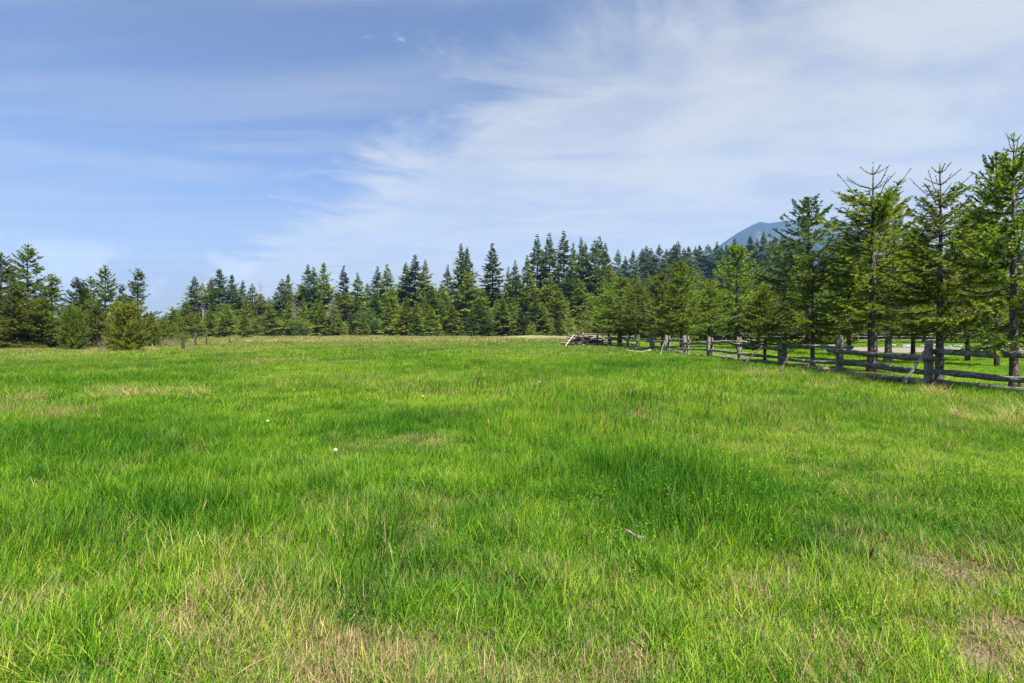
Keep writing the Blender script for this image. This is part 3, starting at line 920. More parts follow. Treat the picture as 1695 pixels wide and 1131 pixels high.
# ---- far tree line  (kind, px, top, Y, width px, material, word)
D_, O_, Pl, Gd = 'fir', 'olive', 'pale', 'gold'
FT = [
    # middle left clump
    ('f2', 322, 458, 150, 34, D_, 'dark ragged fir'), ('f3', 335, 470, 155, 34, O_, 'olive fir'), ('dead', 336, 458, 146, None, None, 'grey half-dead tree'),
    ('f4', 363, 446, 150, 48, D_, 'broad dark fir'), ('f1', 350, 462, 165, 36, O_, 'olive fir'), ('f4', 384, 455, 150, 36, D_, 'dark fir'),
    ('f0', 402, 465, 160, 26, D_, 'small dark fir'), ('f5', 376, 505, 120, 40, O_, 'low olive fir'), ('f5', 347, 512, 112, 40, 'young', 'low bright green fir'),
    ('f3', 404, 520, 105, 36, 'young', 'low dark green bushy fir'), ('f1', 418, 470, 152, 30, O_, 'olive fir'), ('dead', 431, 464, 150, None, None, 'tree with a bare dead top'),
    ('f3', 432, 486, 150, 36, O_, 'olive cedar'), ('f5', 327, 520, 100, 36, 'young', 'low green fir'), ('f1', 445, 492, 160, 26, D_, 'dark fir'),
    ('f0', 368, 522, 100, 30, O_, 'low olive fir'),
    # second clump
    ('f2', 467, 462, 150, 28, D_, 'dark ragged fir'), ('f4', 477, 454, 152, 30, O_, 'olive fir'), ('f3', 457, 484, 160, 26, D_, 'dark fir'),
    ('dead', 488, 478, 146, None, None, 'grey trunked bare tree'), ('f2', 510, 439, 150, 34, D_, 'tall dark fir'), ('f2', 519, 443, 154, 34, D_, 'tall dark fir'),
    ('f4', 536, 435, 156, 40, O_, 'tall open olive fir'), ('f1', 498, 470, 165, 28, O_, 'olive fir'), ('deadlow', 550, 495, 138, None, None, 'grey leafless tree'),
    ('shrub', 553, 520, 128, 34, Pl, 'pale green shrub tree'), ('f6', 569, 440, 155, 24, D_, 'thin dark spire'), ('f3', 570, 482, 150, 36, O_, 'olive cedar'),
    ('f3', 590, 490, 150, 32, Pl, 'pale green cedar'), ('f6', 592, 452, 160, 26, O_, 'thin olive spire'), ('f1', 608, 470, 165, 30, O_, 'olive fir'),
    # centre
    ('f0', 625, 442, 155, 30, D_, 'dark fir'), ('f0', 641, 438, 152, 34, O_, 'olive pointed fir'), ('f3', 622, 484, 140, 48, D_, 'dense dark fir'),
    ('f5', 648, 478, 142, 44, O_, 'bushy olive fir'), ('f1', 672, 435, 158, 32, O_, 'ragged olive fir'), ('f0', 687, 423, 155, 40, D_, 'tall dark fir'),
    ('f1', 704, 431, 152, 32, O_, 'ragged olive fir'), ('f5', 664, 507, 122, 28, Gd, 'golden yellow young tree'), ('f3', 676, 512, 128, 30, O_, 'olive young fir'),
    ('f3', 690, 520, 118, 22, D_, 'small blue green fir'), ('f3', 715, 473, 138, 54, D_, 'dense dark fir'), ('f5', 731, 470, 142, 48, O_, 'broad light olive fir'),
    ('f6', 741, 439, 160, 22, O_, 'thin olive spire'), ('snag', 750, 416, 150, None, None, 'tall bare snag'), ('f2', 763, 404, 152, 32, D_, 'tall dark fir'),
    ('f1', 773, 411, 155, 34, D_, 'tall dark fir'), ('f3', 776, 450, 142, 46, O_, 'broad light olive fir'), ('f3', 757, 488, 140, 40, D_, 'dense dark fir'),
    ('snag', 791, 435, 150, None, None, 'shorter bare snag'), ('f0', 815, 403, 154, 38, D_, 'isolated tall dark spire'), ('f5', 800, 480, 140, 40, O_, 'broad light olive fir'),
    ('f3', 820, 505, 136, 36, O_, 'low olive fir'), ('f6', 842, 442, 162, 20, O_, 'thin olive spire'), ('f1', 853, 432, 158, 26, D_, 'ragged dark fir'),
    ('f3', 855, 456, 135, 62, D_, 'wide dense dark fir'), ('f0', 873, 423, 155, 28, O_, 'olive fir'), ('f3', 841, 528, 122, 20, D_, 'small dark fir'),
    ('shrub', 880, 534, 112, 13, Pl, 'tiny pale green shrub'), ('f5', 878, 462, 137, 48, O_, 'bushy olive fir'),
    # tall group
    ('f0', 889, 389, 158, 36, D_, 'very tall dark spire'), ('f0', 909, 387, 155, 38, D_, 'very tall dark spire'), ('f0', 933, 384, 157, 40, D_, 'very tall dark spire'),
    ('f1', 949, 403, 162, 26, D_, 'dark spire'), ('f1', 962, 394, 158, 30, D_, 'tall dark spire'), ('f1', 969, 402, 164, 26, D_, 'dark spire'),
    ('f2', 984, 398, 155, 36, D_, 'tall dark fir'), ('f2', 992, 392, 158, 38, D_, 'very tall dark fir'), ('f0', 1002, 404, 160, 34, D_, 'tall dark fir'),
    ('f3', 924, 478, 128, 46, O_, 'light green conical fir'), ('f5', 911, 458, 138, 48, O_, 'olive fir'), ('f3', 898, 505, 122, 32, O_, 'light green young fir'),
    ('f5', 945, 446, 142, 52, D_, 'dense dark fir'), ('f3', 962, 468, 138, 44, O_, 'olive fir'), ('f3', 978, 500, 128, 34, D_, 'low dark fir'), ('f3', 1008, 440, 145, 46, O_, 'olive fir'),
    ('shrub', 942, 528, 116, 22, Pl, 'low pale green shrub'), ('shrub', 968, 530, 115, 22, 'young', 'low green shrub'),
]
LM = [(262, 'the gap of sky by the old posts'), (336, 'the grey half-dead tree'), (431, 'the tree with the dead top'), (488, 'the grey trunked bare tree'),
      (553, 'the pale green shrub tree'), (664, 'the golden yellow tree'), (750, 'the tall bare snag'), (815, 'the isolated tall spire'),
      (880, 'the tiny pale shrub'), (933, 'the highest spire of the tree line')]
ORD = ['first', 'second', 'third', 'fourth', 'fifth', 'sixth', 'seventh', 'eighth', 'ninth', 'tenth']
_fr = random.Random(12)
for _px in range(312, 990, 15):
    _k, _m, _w = _fr.choice((('f5', O_, 'low olive edge fir'), ('f3', D_, 'low dark edge fir'), ('f0', D_, 'low dark edge fir'), ('f3', 'young', 'low green edge fir'), ('f0', O_, 'narrow olive edge fir'), ('f1', 'young', 'narrow green edge fir'), ('f7', O_, 'leaning olive edge fir'), ('f3', O_, 'low olive edge fir'), ('f8', D_, 'round edge tree')))
    FT.append((_k, _px + _fr.uniform(-5, 5), _fr.uniform(490, 530) if _k != 'shrub' else _fr.uniform(525, 540), _fr.uniform(118, 132), _fr.uniform(17, 32), _m, _w))


def place_word(px, own=None):
    best = min(LM, key=lambda l: abs(l[0] - px) + (1000 if abs(l[0] - px) < 1.5 else 0))
    return ('left of ' if px < best[0] else 'right of ') + best[1], best[0]


seen = {}
for row in sorted(FT, key=lambda r: abs(r[1] - place_word(r[1])[1])):
    k_, px, top, Y, wpx, mt, word = row
    pl, _ = place_word(px)
    key = (word, pl)
    seen[key] = seen.get(key, 0) + 1
    if word == 'very tall dark spire' and px == 933:
        lab = 'highest pointed dark spire of the far tree line'
    elif any(abs(l[0] - px) < 1.5 for l in LM):
        lab = word + ' standing in the far tree line across the meadow'
    else:
        lab = f'{word}, {ORD[seen[key] - 1]} such {pl}, far tree line'
    if len(lab.split()) > 16: lab = lab.replace(' such', '').replace(', far tree line', '')
    base = {'snag': 'dead_snag', 'dead': 'dead_tree', 'deadlow': 'dead_tree', 'shrub': 'shrub'}.get(k_, 'fir_tree')
    cat = {'snag': 'dead tree', 'dead': 'dead tree', 'deadlow': 'dead tree', 'shrub': 'shrub'}.get(k_, 'fir tree')
    tree_at(k_, base, px, top, Y, wpx, mat=M[mt] if mt else None, label=lab, cat=cat, group='trees of the far tree line')

# ---- skyline of the wooded hill
HT = [(1023, 414, 300, 'f2'), (1035, 424, 300, 'f6'), (1048, 415, 300, 'f2'), (1063, 412, 320, 'f1'), (1070, 407, 320, 'f2'), (1078, 411, 330, 'f1'), (1091, 405, 320, 'f2'),
      (1103, 412, 340, 'f6'), (1110, 412, 340, 'f6'), (1122, 400, 320, 'f2'), (1116, 405, 330, 'f1'), (1132, 411, 345, 'f0'), (1140, 408, 340, 'f1'), (1151, 408, 350, 'f6'),
      (1158, 406, 350, 'f1'), (1172, 405, 350, 'f2'), (1187, 401, 340, 'f0'), (1194, 407, 350, 'f6'), (1203, 405, 350, 'f1'), (1216, 396, 320, 'f2'), (1228, 406, 340, 'f1'),
      (1242, 391, 330, 'f1'), (1253, 395, 340, 'f6'), (1264, 384, 320, 'f0'), (1275, 398, 340, 'f1'), (1283, 392, 330, 'f2'), (1294, 394, 340, 'f1'), (1308, 400, 340, 'f0'),
      (1372, 392, 330, 'f0'), (1388, 386, 330, 'f1'), (1402, 377, 320, 'f0'), (1415, 384, 330, 'f2'), (1430, 380, 320, 'f1'), (1500, 372, 320, 'f0'), (1520, 378, 320, 'f2'), (1600, 368, 320, 'f1'), (1620, 366, 320, 'f2'), (1640, 372, 320, 'f0')]
for i, (px, top, Y, k_) in enumerate(HT):
    side_ = 'left of the mountain foot' if px < 1180 else ('below the blue mountain' if px < 1330 else 'behind the nearest spruces')
    key = ('h', side_); seen[key] = seen.get(key, 0) + 1
    n_ = seen[key]
    o_lab = f'fir tip on the wooded hill skyline {side_}, number {n_} counted from the left'
    words_ = ['first', 'second', 'third', 'fourth', 'fifth', 'sixth', 'seventh', 'eighth', 'ninth', 'tenth', 'eleventh', 'twelfth', 'thirteenth', 'fourteenth', 'fifteenth', 'sixteenth', 'seventeenth', 'eighteenth']
    o_lab = f'fir on the wooded hill skyline {side_}, {words_[n_ - 1]} tip from the left'
    tree_at(k_, 'hill_fir', px, top, Y, 17 if k_ == 'f6' else 24, mat=M['fir'], label=o_lab, cat='fir tree', group='firs on the skyline of the wooded hill')
# mass of the hill forest and the wood behind the tree line: individuals in front, the rest one mass
gh = np.random.default_rng(5)
cand = []
for i in range(2600):
    Y = 165 + 260 * gh.random(); px = 985 + 780 * gh.random()
    X = (px - F) / F * Y
    lim = np.interp(px, [985, 1020, 1100, 1200, 1300, 1420, 1760], [440, 436, 424, 414, 408, 398, 392])
    hgt = (11 + 10 * gh.random())
    top = 550 - (gz(X, Y) + hgt - EYE) / Y * F
    if top > lim: cand.append((Y, X, hgt))
cand.sort()
sel = []
for Y, X, hgt in cand:
    if all((X - a) ** 2 + (Y - b) ** 2 > 18 for b, a, _ in sel[-60:]): sel.append((Y, X, hgt))
HB = [(985, 'above the first broad spruce of the row'), (1060, 'above the wide middle spruces'), (1120, 'left of the tall olive spruce'), (1200, 'behind the tall olive spruce'), (1260, 'left of the tall dark open fir'),
      (1330, 'behind the tall dark open fir'), (1400, 'behind the candelabra spruce'), (1480, 'between the candelabra and forked spruces'), (1560, 'behind the nearest fence post spruce'), (1640, 'behind the nearest tall spruce')]
NUM = 'nearest,second,third,fourth,fifth,sixth,seventh,eighth,ninth,tenth,eleventh,twelfth,thirteenth,fourteenth,fifteenth,sixteenth,seventeenth,eighteenth,nineteenth,twentieth'.split(',')


def hill_label(px):
    w_ = [b for a, b in HB if a <= px][-1]
    seen[w_] = seen.get(w_, 0) + 1
    return f'wooded hillside conifer {w_}, {NUM[min(seen[w_], 20) - 1]} in depth'


for i, (Y, X, hgt) in enumerate(sel[:150]):
    kk = K[('f0', 'f1', 'f3', 'f5', 'f2', 'f4')[i % 6]]
    make_tree(kk, 'hill_conifer', X, Y, hgt, 1.15, gh.random() * 6, M[('fir', 'olive', 'olive')[i % 3]],
              label=hill_label(X / Y * F + F), cat='fir tree', group='conifers on the wooded hillside')


def instancer(name, protos, pts, idx, rot, scl, extra=None, kind='stuff', **kw):
    """one mass object: copies of the prototype meshes on a point mesh, by geometry nodes"""
    me = mesh(name, pts, np.zeros((0, 3), int))
    a = me.attributes.new('pick', 'INT', 'POINT'); a.data.foreach_set('value', np.asarray(idx, np.int32))
    a = me.attributes.new('turn', 'FLOAT_VECTOR', 'POINT'); a.data.foreach_set('vector', np.asarray(rot, np.float32).ravel())
    a = me.attributes.new('grow', 'FLOAT_VECTOR', 'POINT'); a.data.foreach_set('vector', np.asarray(scl, np.float32).ravel())
    for k_, v_ in (extra or {}).items(): fattr(me, k_, v_)
    o = obj(name, me, kind=kind, **kw)
    src = bpy.data.collections.new(name + '_sources')
    for i, pm in enumerate(protos):
        src.objects.link(bpy.data.objects.new(f'{name}_source_{i:02d}', pm))
    ng = bpy.data.node_groups.new(name + '_nodes', 'GeometryNodeTree')
    ng.interface.new_socket('Geometry', in_out='INPUT', socket_type='NodeSocketGeometry')
    ng.interface.new_socket('Geometry', in_out='OUTPUT', socket_type='NodeSocketGeometry')
    N = ng.nodes.new; L = ng.links.new
    gi, go = N('NodeGroupInput'), N('NodeGroupOutput')
    ci = N('GeometryNodeCollectionInfo'); ci.inputs['Collection'].default_value = src
    ci.inputs['Separate Children'].default_value = True; ci.inputs['Reset Children'].default_value = True
    ip = N('GeometryNodeInstanceOnPoints'); ip.inputs['Pick Instance'].default_value = True

    def na(nm, ty):
        x = N('GeometryNodeInputNamedAttribute'); x.data_type = ty; x.inputs[0].default_value = nm
        return x.outputs[0]
    e2r = N('FunctionNodeEulerToRotation')
    L(gi.outputs[0], ip.inputs['Points']); L(ci.outputs[0], ip.inputs['Instance'])
    L(na('pick', 'INT'), ip.inputs['Instance Index'])
    L(na('turn', 'FLOAT_VECTOR'), e2r.inputs[0]); L(e2r.outputs[0], ip.inputs['Rotation'])
    L(na('grow', 'FLOAT_VECTOR'), ip.inputs['Scale'])
    L(ip.outputs[0], go.inputs[0])
    md = o.modifiers.new('scatter', 'NODES'); md.node_group = ng
    return o


def recolour(me, mat):
    c = me.copy(); c.materials.clear(); c.materials.append(mat); return c


rest = sel[150:520]
back = []
for i in range(420):
    Y = 168 + 80 * gh.random(); px = 250 + 760 * gh.random(); X = (px - F) / F * Y
    cap = np.interp(px, [250, 300, 400, 450, 560, 640, 850, 1010], [532, 506, 492, 500, 482, 470, 462, 440])
    hgt = min((550 - cap) / F * Y + EYE - gz(X, Y), 19) * (.8 + .2 * gh.random())
    back.append((Y, X, hgt))
for i in range(60):      # dark wood beyond the left firs
    Y = 95 + 60 * gh.random(); px = -60 + 320 * gh.random(); X = (px - F) / F * Y
    back.append((Y, X, 4 + 3 * gh.random()))
allr = rest + back
protos = [recolour(K[a].crown, M[b]) for a in ('f0', 'f3', 'f5', 'f1') for b in ('fir', 'olive')]
pts = np.array([(X, Y, gz(X, Y)) for Y, X, h_ in allr])
hs = np.array([h_ for _, _, h_ in allr]) / 20
n_ = len(allr)
instancer('forest', protos, pts, gh.integers(0, 8, n_), np.stack([0 * hs, 0 * hs, gh.random(n_) * 6.28], -1), np.stack([hs * 1.3, hs * 1.3, hs], -1),
          label='mass of conifers filling in behind the tree line and over the hill', cat='forest')
# dark undergrowth below the plantation's back edge
ub = []
for i in range(230):
    Y = 84 + 26 * gh.random(); px = 1010 + 760 * gh.random(); X = (px - F) / F * Y
    ub.append((X, Y, gz(X, Y), 2.5 + 5.5 * gh.random() * np.interp(px, [1010, 1150, 1400], [.5, .8, 1.2])))
ub = np.array(ub)
instancer('thicket', [recolour(K[a].crown, M[b]) for a in ('shrub', 'f5') for b in ('olive', 'fir')] , ub[:, :3],
          gh.integers(0, 2, len(ub)), np.stack([0 * ub[:, 0], 0 * ub[:, 0], gh.random(len(ub)) * 6], -1), np.repeat((ub[:, 3] / 6)[:, None], 3, 1),
          label='dark thicket of shrubs along the back fence of the paddock', cat='thicket')

# leafless brush by the left firs
def brush(n, rad, h, seed):
    g = np.random.default_rng(seed); LV, LF, off = [], [], 0
    for i in range(n):
        a = g.random() * 6.28; r = rad * math.sqrt(g.random()); b = np.array([r * math.cos(a), r * math.sin(a) * .5, -.05])
        d = norm(g.normal(0, .55, 3) + [0, 0, .8]); L = h * (.4 + .6 * g.random())
        q = [b, b + d * L * .5, b + d * L + g.normal(0, .12, 3)]
        paths = [(q, .010)]
        for j in range(3):
            p0 = b + d * L * (.4 + .5 * g.random()); paths.append(([p0, p0 + g.normal(0, .14, 3), p0 + g.normal(0, .28, 3) + [0, 0, .1]], .005))
        for q_, r_ in paths:
            v, f = tube(q_, np.linspace(r_, r_ * .5, 3), 3, cap=False)
            LV += v; LF += [tuple(t_ + off for t_ in ff) for ff in f]; off += len(v)
    return mesh('brush', LV, LF, [M['dead_twig']])


for (px, py, wd, hh_, lab) in ((162, 577, 1.9, 1.9, 'tangle of leafless grey brush between the two rounded fir bushes'), (95, 574, 2.2, 1.2, 'low leafless brush in front of the firs left of the small bush'),
                               (258, 573, 2.2, 1.1, 'thin leafless brush right of the golden fir bush')):
    X, Y = P(px, py)
    obj('leafless_brush', brush(240, wd, hh_, int(px)), loc=(X, Y, gz(X, Y)), label=lab, cat='brush')

# ------------------------------------------------------------------ fences
def split_timber(length, w1, h1, seed, bend=.02, taper=.85, segs=9, knots=0):
    """a split-log rail along +X with an uneven many-sided section"""
    g = np.random.default_rng(seed)
    nside = 7
    ang = np.sort(g.random(nside) * .55 + np.arange(nside)) / nside * 2 * math.pi
    rr_ = .78 + .3 * g.random(nside)
    V, Fc = [], []
    ph = g.random() * 6
    for i in range(segs + 1):
        s = i / segs
        k = 1 + (taper - 1) * s
        end = .82 if i in (0, segs) else 1
        cy = bend * math.sin(3.1 * s + ph); cz = bend * .8 * math.sin(4.2 * s + ph * 2)
        tw = .3 * math.sin(s * 2 + ph)
        for j in range(nside):
            rj = rr_[j] * (1 + .13 * g.normal()) * k * end
            V.append((s * length + g.normal(0, .01), cy + .5 * w1 * rj * math.cos(ang[j] + tw), cz + .5 * h1 * rj * math.sin(ang[j] + tw)))
    for i in range(segs):
        for j in range(nside):
            j2 = (j + 1) % nside
            Fc.append((i * nside + j, i * nside + j2, (i + 1) * nside + j2, (i + 1) * nside + j))
    Fc.append(tuple(range(nside))[::-1]); Fc.append(tuple(segs * nside + j for j in range(nside)))
    return V, Fc


def post_mesh(h, w1, w2, seed, mat):
    v, f = split_timber(h + .35, w1, w2, seed, .008, 1.0, 6)
    v = [(-b_, c_, a_ - .35) for a_, b_, c_ in v]
    return mesh('post', v, f, [mat])


def lay(o, a, b):
    """lay a +X timber from a to b"""
    a = Vector(a); b = Vector(b); d = b - a
    o.location = a
    o.rotation_euler = d.to_track_quat('X', 'Z').to_euler()
    return d.length


def rail(parent, a, b, w1, h1, seed, mat=None, name='rail', bend=.02, taper=.85):
    L = (Vector(b) - Vector(a)).length
    v, f = split_timber(L, w1, h1, seed, bend, taper)
    o = obj(name, mesh(name, v, f, [mat or M['wood']]), parent)
    o.location = a
    o.rotation_euler = (Vector(b) - Vector(a)).to_track_quat('X', 'Z').to_euler()
    return o


fr = random.Random(3)
fence = bpy.data.objects.new('rail_fence', None); COL.objects.link(fence)
fence['label'] = 'long weathered grey split rail fence running from the log pile to the right'; fence['category'] = 'fence'
Ys = [14.2 + 3.77 * i for i in range(-2, 14)]
fx = lambda y: 11.85 - .0206 * y
tops = {0: 1.28, 1: 1.36, 2: 1.27, 3: 1.24, 4: 1.22, 5: 1.30}
for i, y in enumerate(Ys):
    k = i - 2
    x = fx(y); z = gz(x, y)
    hgt = tops.get(k, 1.22 + .12 * fr.random())
    o = obj('post', post_mesh(hgt, .27 - .02 * (k % 2), .22, 100 + i, M['postwood']), fence, (x, y, z))
    o.rotation_euler = (fr.uniform(-.02, .02), fr.uniform(-.02, .02), fr.uniform(-.2, .2))
    if k in (2, 4, 5, 6, 7):     # doubled posts: a second split slab beside the first
        o = obj('post', post_mesh(hgt - .05, .14, .16, 140 + i, M['postwood']), fence, (x + .19, y - .05, z))
        o.rotation_euler = (fr.uniform(-.03, .03), 0, fr.uniform(-.2, .2))
for i in range(len(Ys) - 1):
    y0, y1 = Ys[i], Ys[i + 1]
    for lv, (zz, w1, h1) in enumerate(((.86, .17, .19), (.40, .15, .19), (.10, .2, .22))):
        if lv == 1 and i in (9,): continue
        a_in = -1 if (i + lv) % 2 else 1
        off = .20 * (1 if i % 2 else -1) if lv != 1 else -.04
        za = zz + fr.uniform(-.03, .05) + (.07 if i % 2 else -.05) * (lv == 0); zb = zz + fr.uniform(-.05, .03) + (.07 if i % 2 else -.05) * (lv == 0)
        ext = .45 if lv == 0 else .2
        ya, yb = y0 - ext * fr.uniform(.6, 1.1), y1 + ext * fr.uniform(.6, 1.1)
        if lv == 1: ya, yb = y0 + .1, y1 - .05
        xa, xb = fx(ya) + off, fx(yb) + off
        ks = .8 if (lv == 1 and i % 3 == 0) else 1.0
        A_, B_ = ((xa, ya, gz(xa, ya) + za), (xb, yb, gz(xb, yb) + zb))
        if fr.random() < .5: A_, B_ = B_, A_
        rail(fence, A_, B_, w1 * ks * fr.uniform(.85, 1.1), h1 * ks * fr.uniform(.8, 1.1), 200 + 3 * i + lv, bend=.03)
# leaning braces and short blocks at the posts, as parts of the fence
def brace(pxa, pya, pxb, pyb, y, w1=.09, mat=None, dx=-.25):
    xa = (pxa - F) / F * y + 0; xb = (pxb - F) / F * y
    za = EYE - (pya - 550) / F * y; zb = EYE - (pyb - 550) / F * y
    rail(fence, (xa, y - .28, za), (xb, y - .05, zb), w1, w1, int(pxa), mat or M['wood'], 'brace', .01)


brace(1483, 633, 1527, 582, 13.7, .085)
brace(1218, 611, 1261, 573, 21.2, .07, M['darkbark'])
brace(1285, 614, 1302, 592, 17.4, .10, M['darkbark'])
brace(1090, 591, 1098, 568, 30.5, .06)

# back fence across the paddock
bf = bpy.data.objects.new('rail_fence', None); COL.objects.link(bf)
bf['label'] = 'shaded rail fence across the back of the paddock behind the spruces'; bf['category'] = 'fence'
bxs = np.arange(11.0, 84, 4.2)
byf = lambda x: 79.5 - .02 * x
for i, x in enumerate(bxs):
    y = byf(x); z = gz(x, y)
    obj('post', post_mesh(1.5, .24, .22, 300 + i, M['postwood']), bf, (x, y, z))
    if i < len(bxs) - 1:
        x1 = bxs[i + 1]; y1 = byf(x1)
        for zz in (.25, .75, 1.2):
            rail(bf, (x - .3, y - .16, z + zz + fr.uniform(-.05, .05)), (x1 + .3, y1 - .16, gz(x1, y1) + zz + fr.uniform(-.05, .05)), .14, .15, 320 + i * 3, bend=.03)

# old free-standing posts on the left
OP = [(303, 550, 581, 1.0, 'nearest and tallest of the old posts left in the grass, split grey wood'), (323, 551, 575, .8, 'second old post from the left, leaning slightly'),
      (342, 551, 573, .8, 'third old post of the row, upright and thin'), (380.5, 558, 570, .7, 'short old post beyond the three tall ones'), (391.5, 558.5, 568, .5, 'thin short post right of the first short one'),
      (403, 558, 565, .6, 'small far post beside the grey stumps')]
for i, (px, t_, b_, ws, lab) in enumerate(OP):
    X, Y = P(px, b_)
    h_ = (b_ - t_) / F * Y
    o = obj('old_post', post_mesh(h_, .26 * ws, .24 * ws, 400 + i, M['darkbark']), loc=(X, Y, gz(X, Y)), label=lab, cat='post', group='old fence posts in the meadow')
    o.rotation_euler = (0, .06 if i == 1 else .01 * i, i)
for i, (px, b_, h_) in enumerate(((409, 567, .42), (413, 567.5, .36), (416.5, 567, .45))):
    X, Y = P(px, b_)
    obj('stump', post_mesh(h_, .34, .34, 410 + i, M['postwood']), loc=(X, Y, gz(X, Y)), label=f'{("left", "middle", "right")[i]} one of the three low grey stumps beyond the old posts', cat='stump', group='low stumps beyond the old posts')
X, Y = P(258, 585)
o = obj('leaning_stick', mesh('stick', *split_timber(.75, .04, .04, 430), [M['postwood']]), loc=(X, Y, gz(X, Y) - .05), label='thin pale stick leaning in the grass right of the golden bush', cat='stick')
o.rotation_euler = (0, R(-112), 0)

# log pile
G_LOG = 'weathered timbers heaped in the pile at the fence end'
lg = random.Random(9)
px0, Yp = 968, 55.0
xc = (px0 - F) / F * Yp
n_log = 0
for layer, (cnt, hw) in enumerate(((11, 2.3), (10, 2.1), (9, 1.8), (8, 1.3), (6, .8))):
    for j in range(cnt):
        L = lg.uniform(.9, 2.3)
        cx = xc - .35 * layer * .2 + lg.uniform(-hw, hw) * .9 + .1
        cy = Yp - .9 + 1.8 * j / max(1, cnt - 1)
        a = lg.uniform(-.6, .6)
        zc = gz(cx, cy) + .14 + .21 * layer + lg.uniform(-.03, .05)
        v, f = split_timber(L, lg.uniform(.16, .27), lg.uniform(.15, .25), 500 + n_log, .05, lg.uniform(.6, .95), 6)
        v = [(q[0] - L / 2, q[1], q[2]) for q in v]
        o = obj('log', mesh('log', v, f, [M[lg.choice(('wood', 'darkbark', 'darkbark', 'darkbark', 'bark'))]]), loc=(cx, cy, zc),
                label=f'weathered split log in the heap at the fence end, {("bottom", "second", "middle", "fourth", "topmost")[layer]} layer', cat='log', group=G_LOG)
        o.rotation_euler = (lg.uniform(0, 6), lg.uniform(-.2, .2), a)
        n_log += 1
xb = (934 - F) / F * 53.2; xt = (951 - F) / F * 53.2
zt = EYE - (554 - 550) / F * 53.2; zb = EYE - (574.5 - 550) / F * 53.2
bd = obj('board', None and 0 or mesh('board', [(x_, y_, z_) for x_ in (0, 1.7) for y_ in (-.02, .02) for z_ in (-.045, .045)], [(0, 1, 3, 2), (4, 6, 7, 5), (0, 4, 5, 1), (2, 3, 7, 6), (0, 2, 6, 4), (1, 5, 7, 3)], [M['board']]),
         label='pale clean board leaning up against the log pile', cat='board')
dd_ = Vector((xt, 53.6, zt)) - Vector((xb, 53.0, zb)); bd.location = (xb, 53.0, zb); bd.rotation_euler = dd_.to_track_quat('X', 'Z').to_euler(); bd.scale = (dd_.length / 1.7, 1, 1)
for i, (pa, ya_, pb, yb_, lab) in enumerate(((941, 553, 947, 557.5, 'short pale stick poking from the top of the log pile behind the board'), (957, 549, 963, 556, 'thin pale branch sticking up at the top right of the log pile'))):
    a = ((pa - F) / F * 54.6, 54.6, EYE - (ya_ - 550) / F * 54.6); b = ((pb - F) / F * 54.6, 54.8, EYE - (yb_ + 3 - 550) / F * 54.6)
    o = rail(None, a, b, .09, .09, 560 + i, M['palewood'], 'stick', .01); o['label'] = lab; o['category'] = 'stick'

# fallen bleached timbers in front of the fence
FL = [((1037, 583), (1062, 586), .22, 'palewood', 'bleached fallen branch lying in front of the fence, left piece'), ((1055, 585), (1082, 582), .2, 'palewood', 'bleached fallen branch lying in front of the fence, right piece'),
      ((1352, 622), (1343, 607), .0, 'palewood', 'short pale stake standing tilted by the fence below the low spruce'), ((1320, 604), (1350, 614), .12, 'wood', 'thin loose rail resting on the ground below the low spruce')]
for i, (a, b, lift_, mt, lab) in enumerate(FL):
    if i == 2:
        y_ = 17.6; A_ = ((1346 - F) / F * y_, y_, EYE - (622 - 550) / F * y_ - .1); B_ = ((1353 - F) / F * y_, y_ - .1, EYE - (605 - 550) / F * y_)
    else:
        xa, ya_ = P(*a); xb_, yb_ = P(*b)
        A_ = (xa, ya_, gz(xa, ya_) + .08); B_ = (xb_, yb_, gz(xb_, yb_) + .1 + lift_ * .3)
    o = rail(None, A_, B_, .13 if i < 2 else .09, .1, 580 + i, M[mt], 'fallen_branch', .04); o['label'] = lab; o['category'] = 'branch'

# rocks on the pond bank
def rock_mesh(seed):
    g = np.random.default_rng(seed)
    import bmesh
    bm = bmesh.new(); bmesh.ops.create_icosphere(bm, subdivisions=2, radius=.5)
    for v in bm.verts:
        d = v.co.normalized()
        k = 1 + .45 * (float(vnoise(d.x * 1.7 + 9, d.y * 1.7 + d.z * 2.1 + 5, seed)) - .5) + g.normal(0, .03)
        v.co = v.co * k; v.co.z *= .62
    me = bpy.data.meshes.new('rock'); bm.to_mesh(me); bm.free(); me.materials.append(M['rock'])
    return me


rocks = [rock_mesh(600 + i) for i in range(5)]
rg = random.Random(4)
for i in range(46):
    px = 1500 + 190 * rg.random() ** 1.1 if i < 38 else 1470 + 40 * rg.random()
    py = rg.uniform(572.5, 576.5)
    X, Y = P(px, py)
    s = rg.uniform(.22, .55)
    o = obj('rock', rocks[i % 5], loc=(X, Y, gz(X, Y) + s * .1), label='grey rock in the line of stones along the pond bank', cat='rock', group='rocks along the pond bank')
    o.scale = (s * 1.3, s, s); o.rotation_euler = (0, 0, rg.random() * 6)

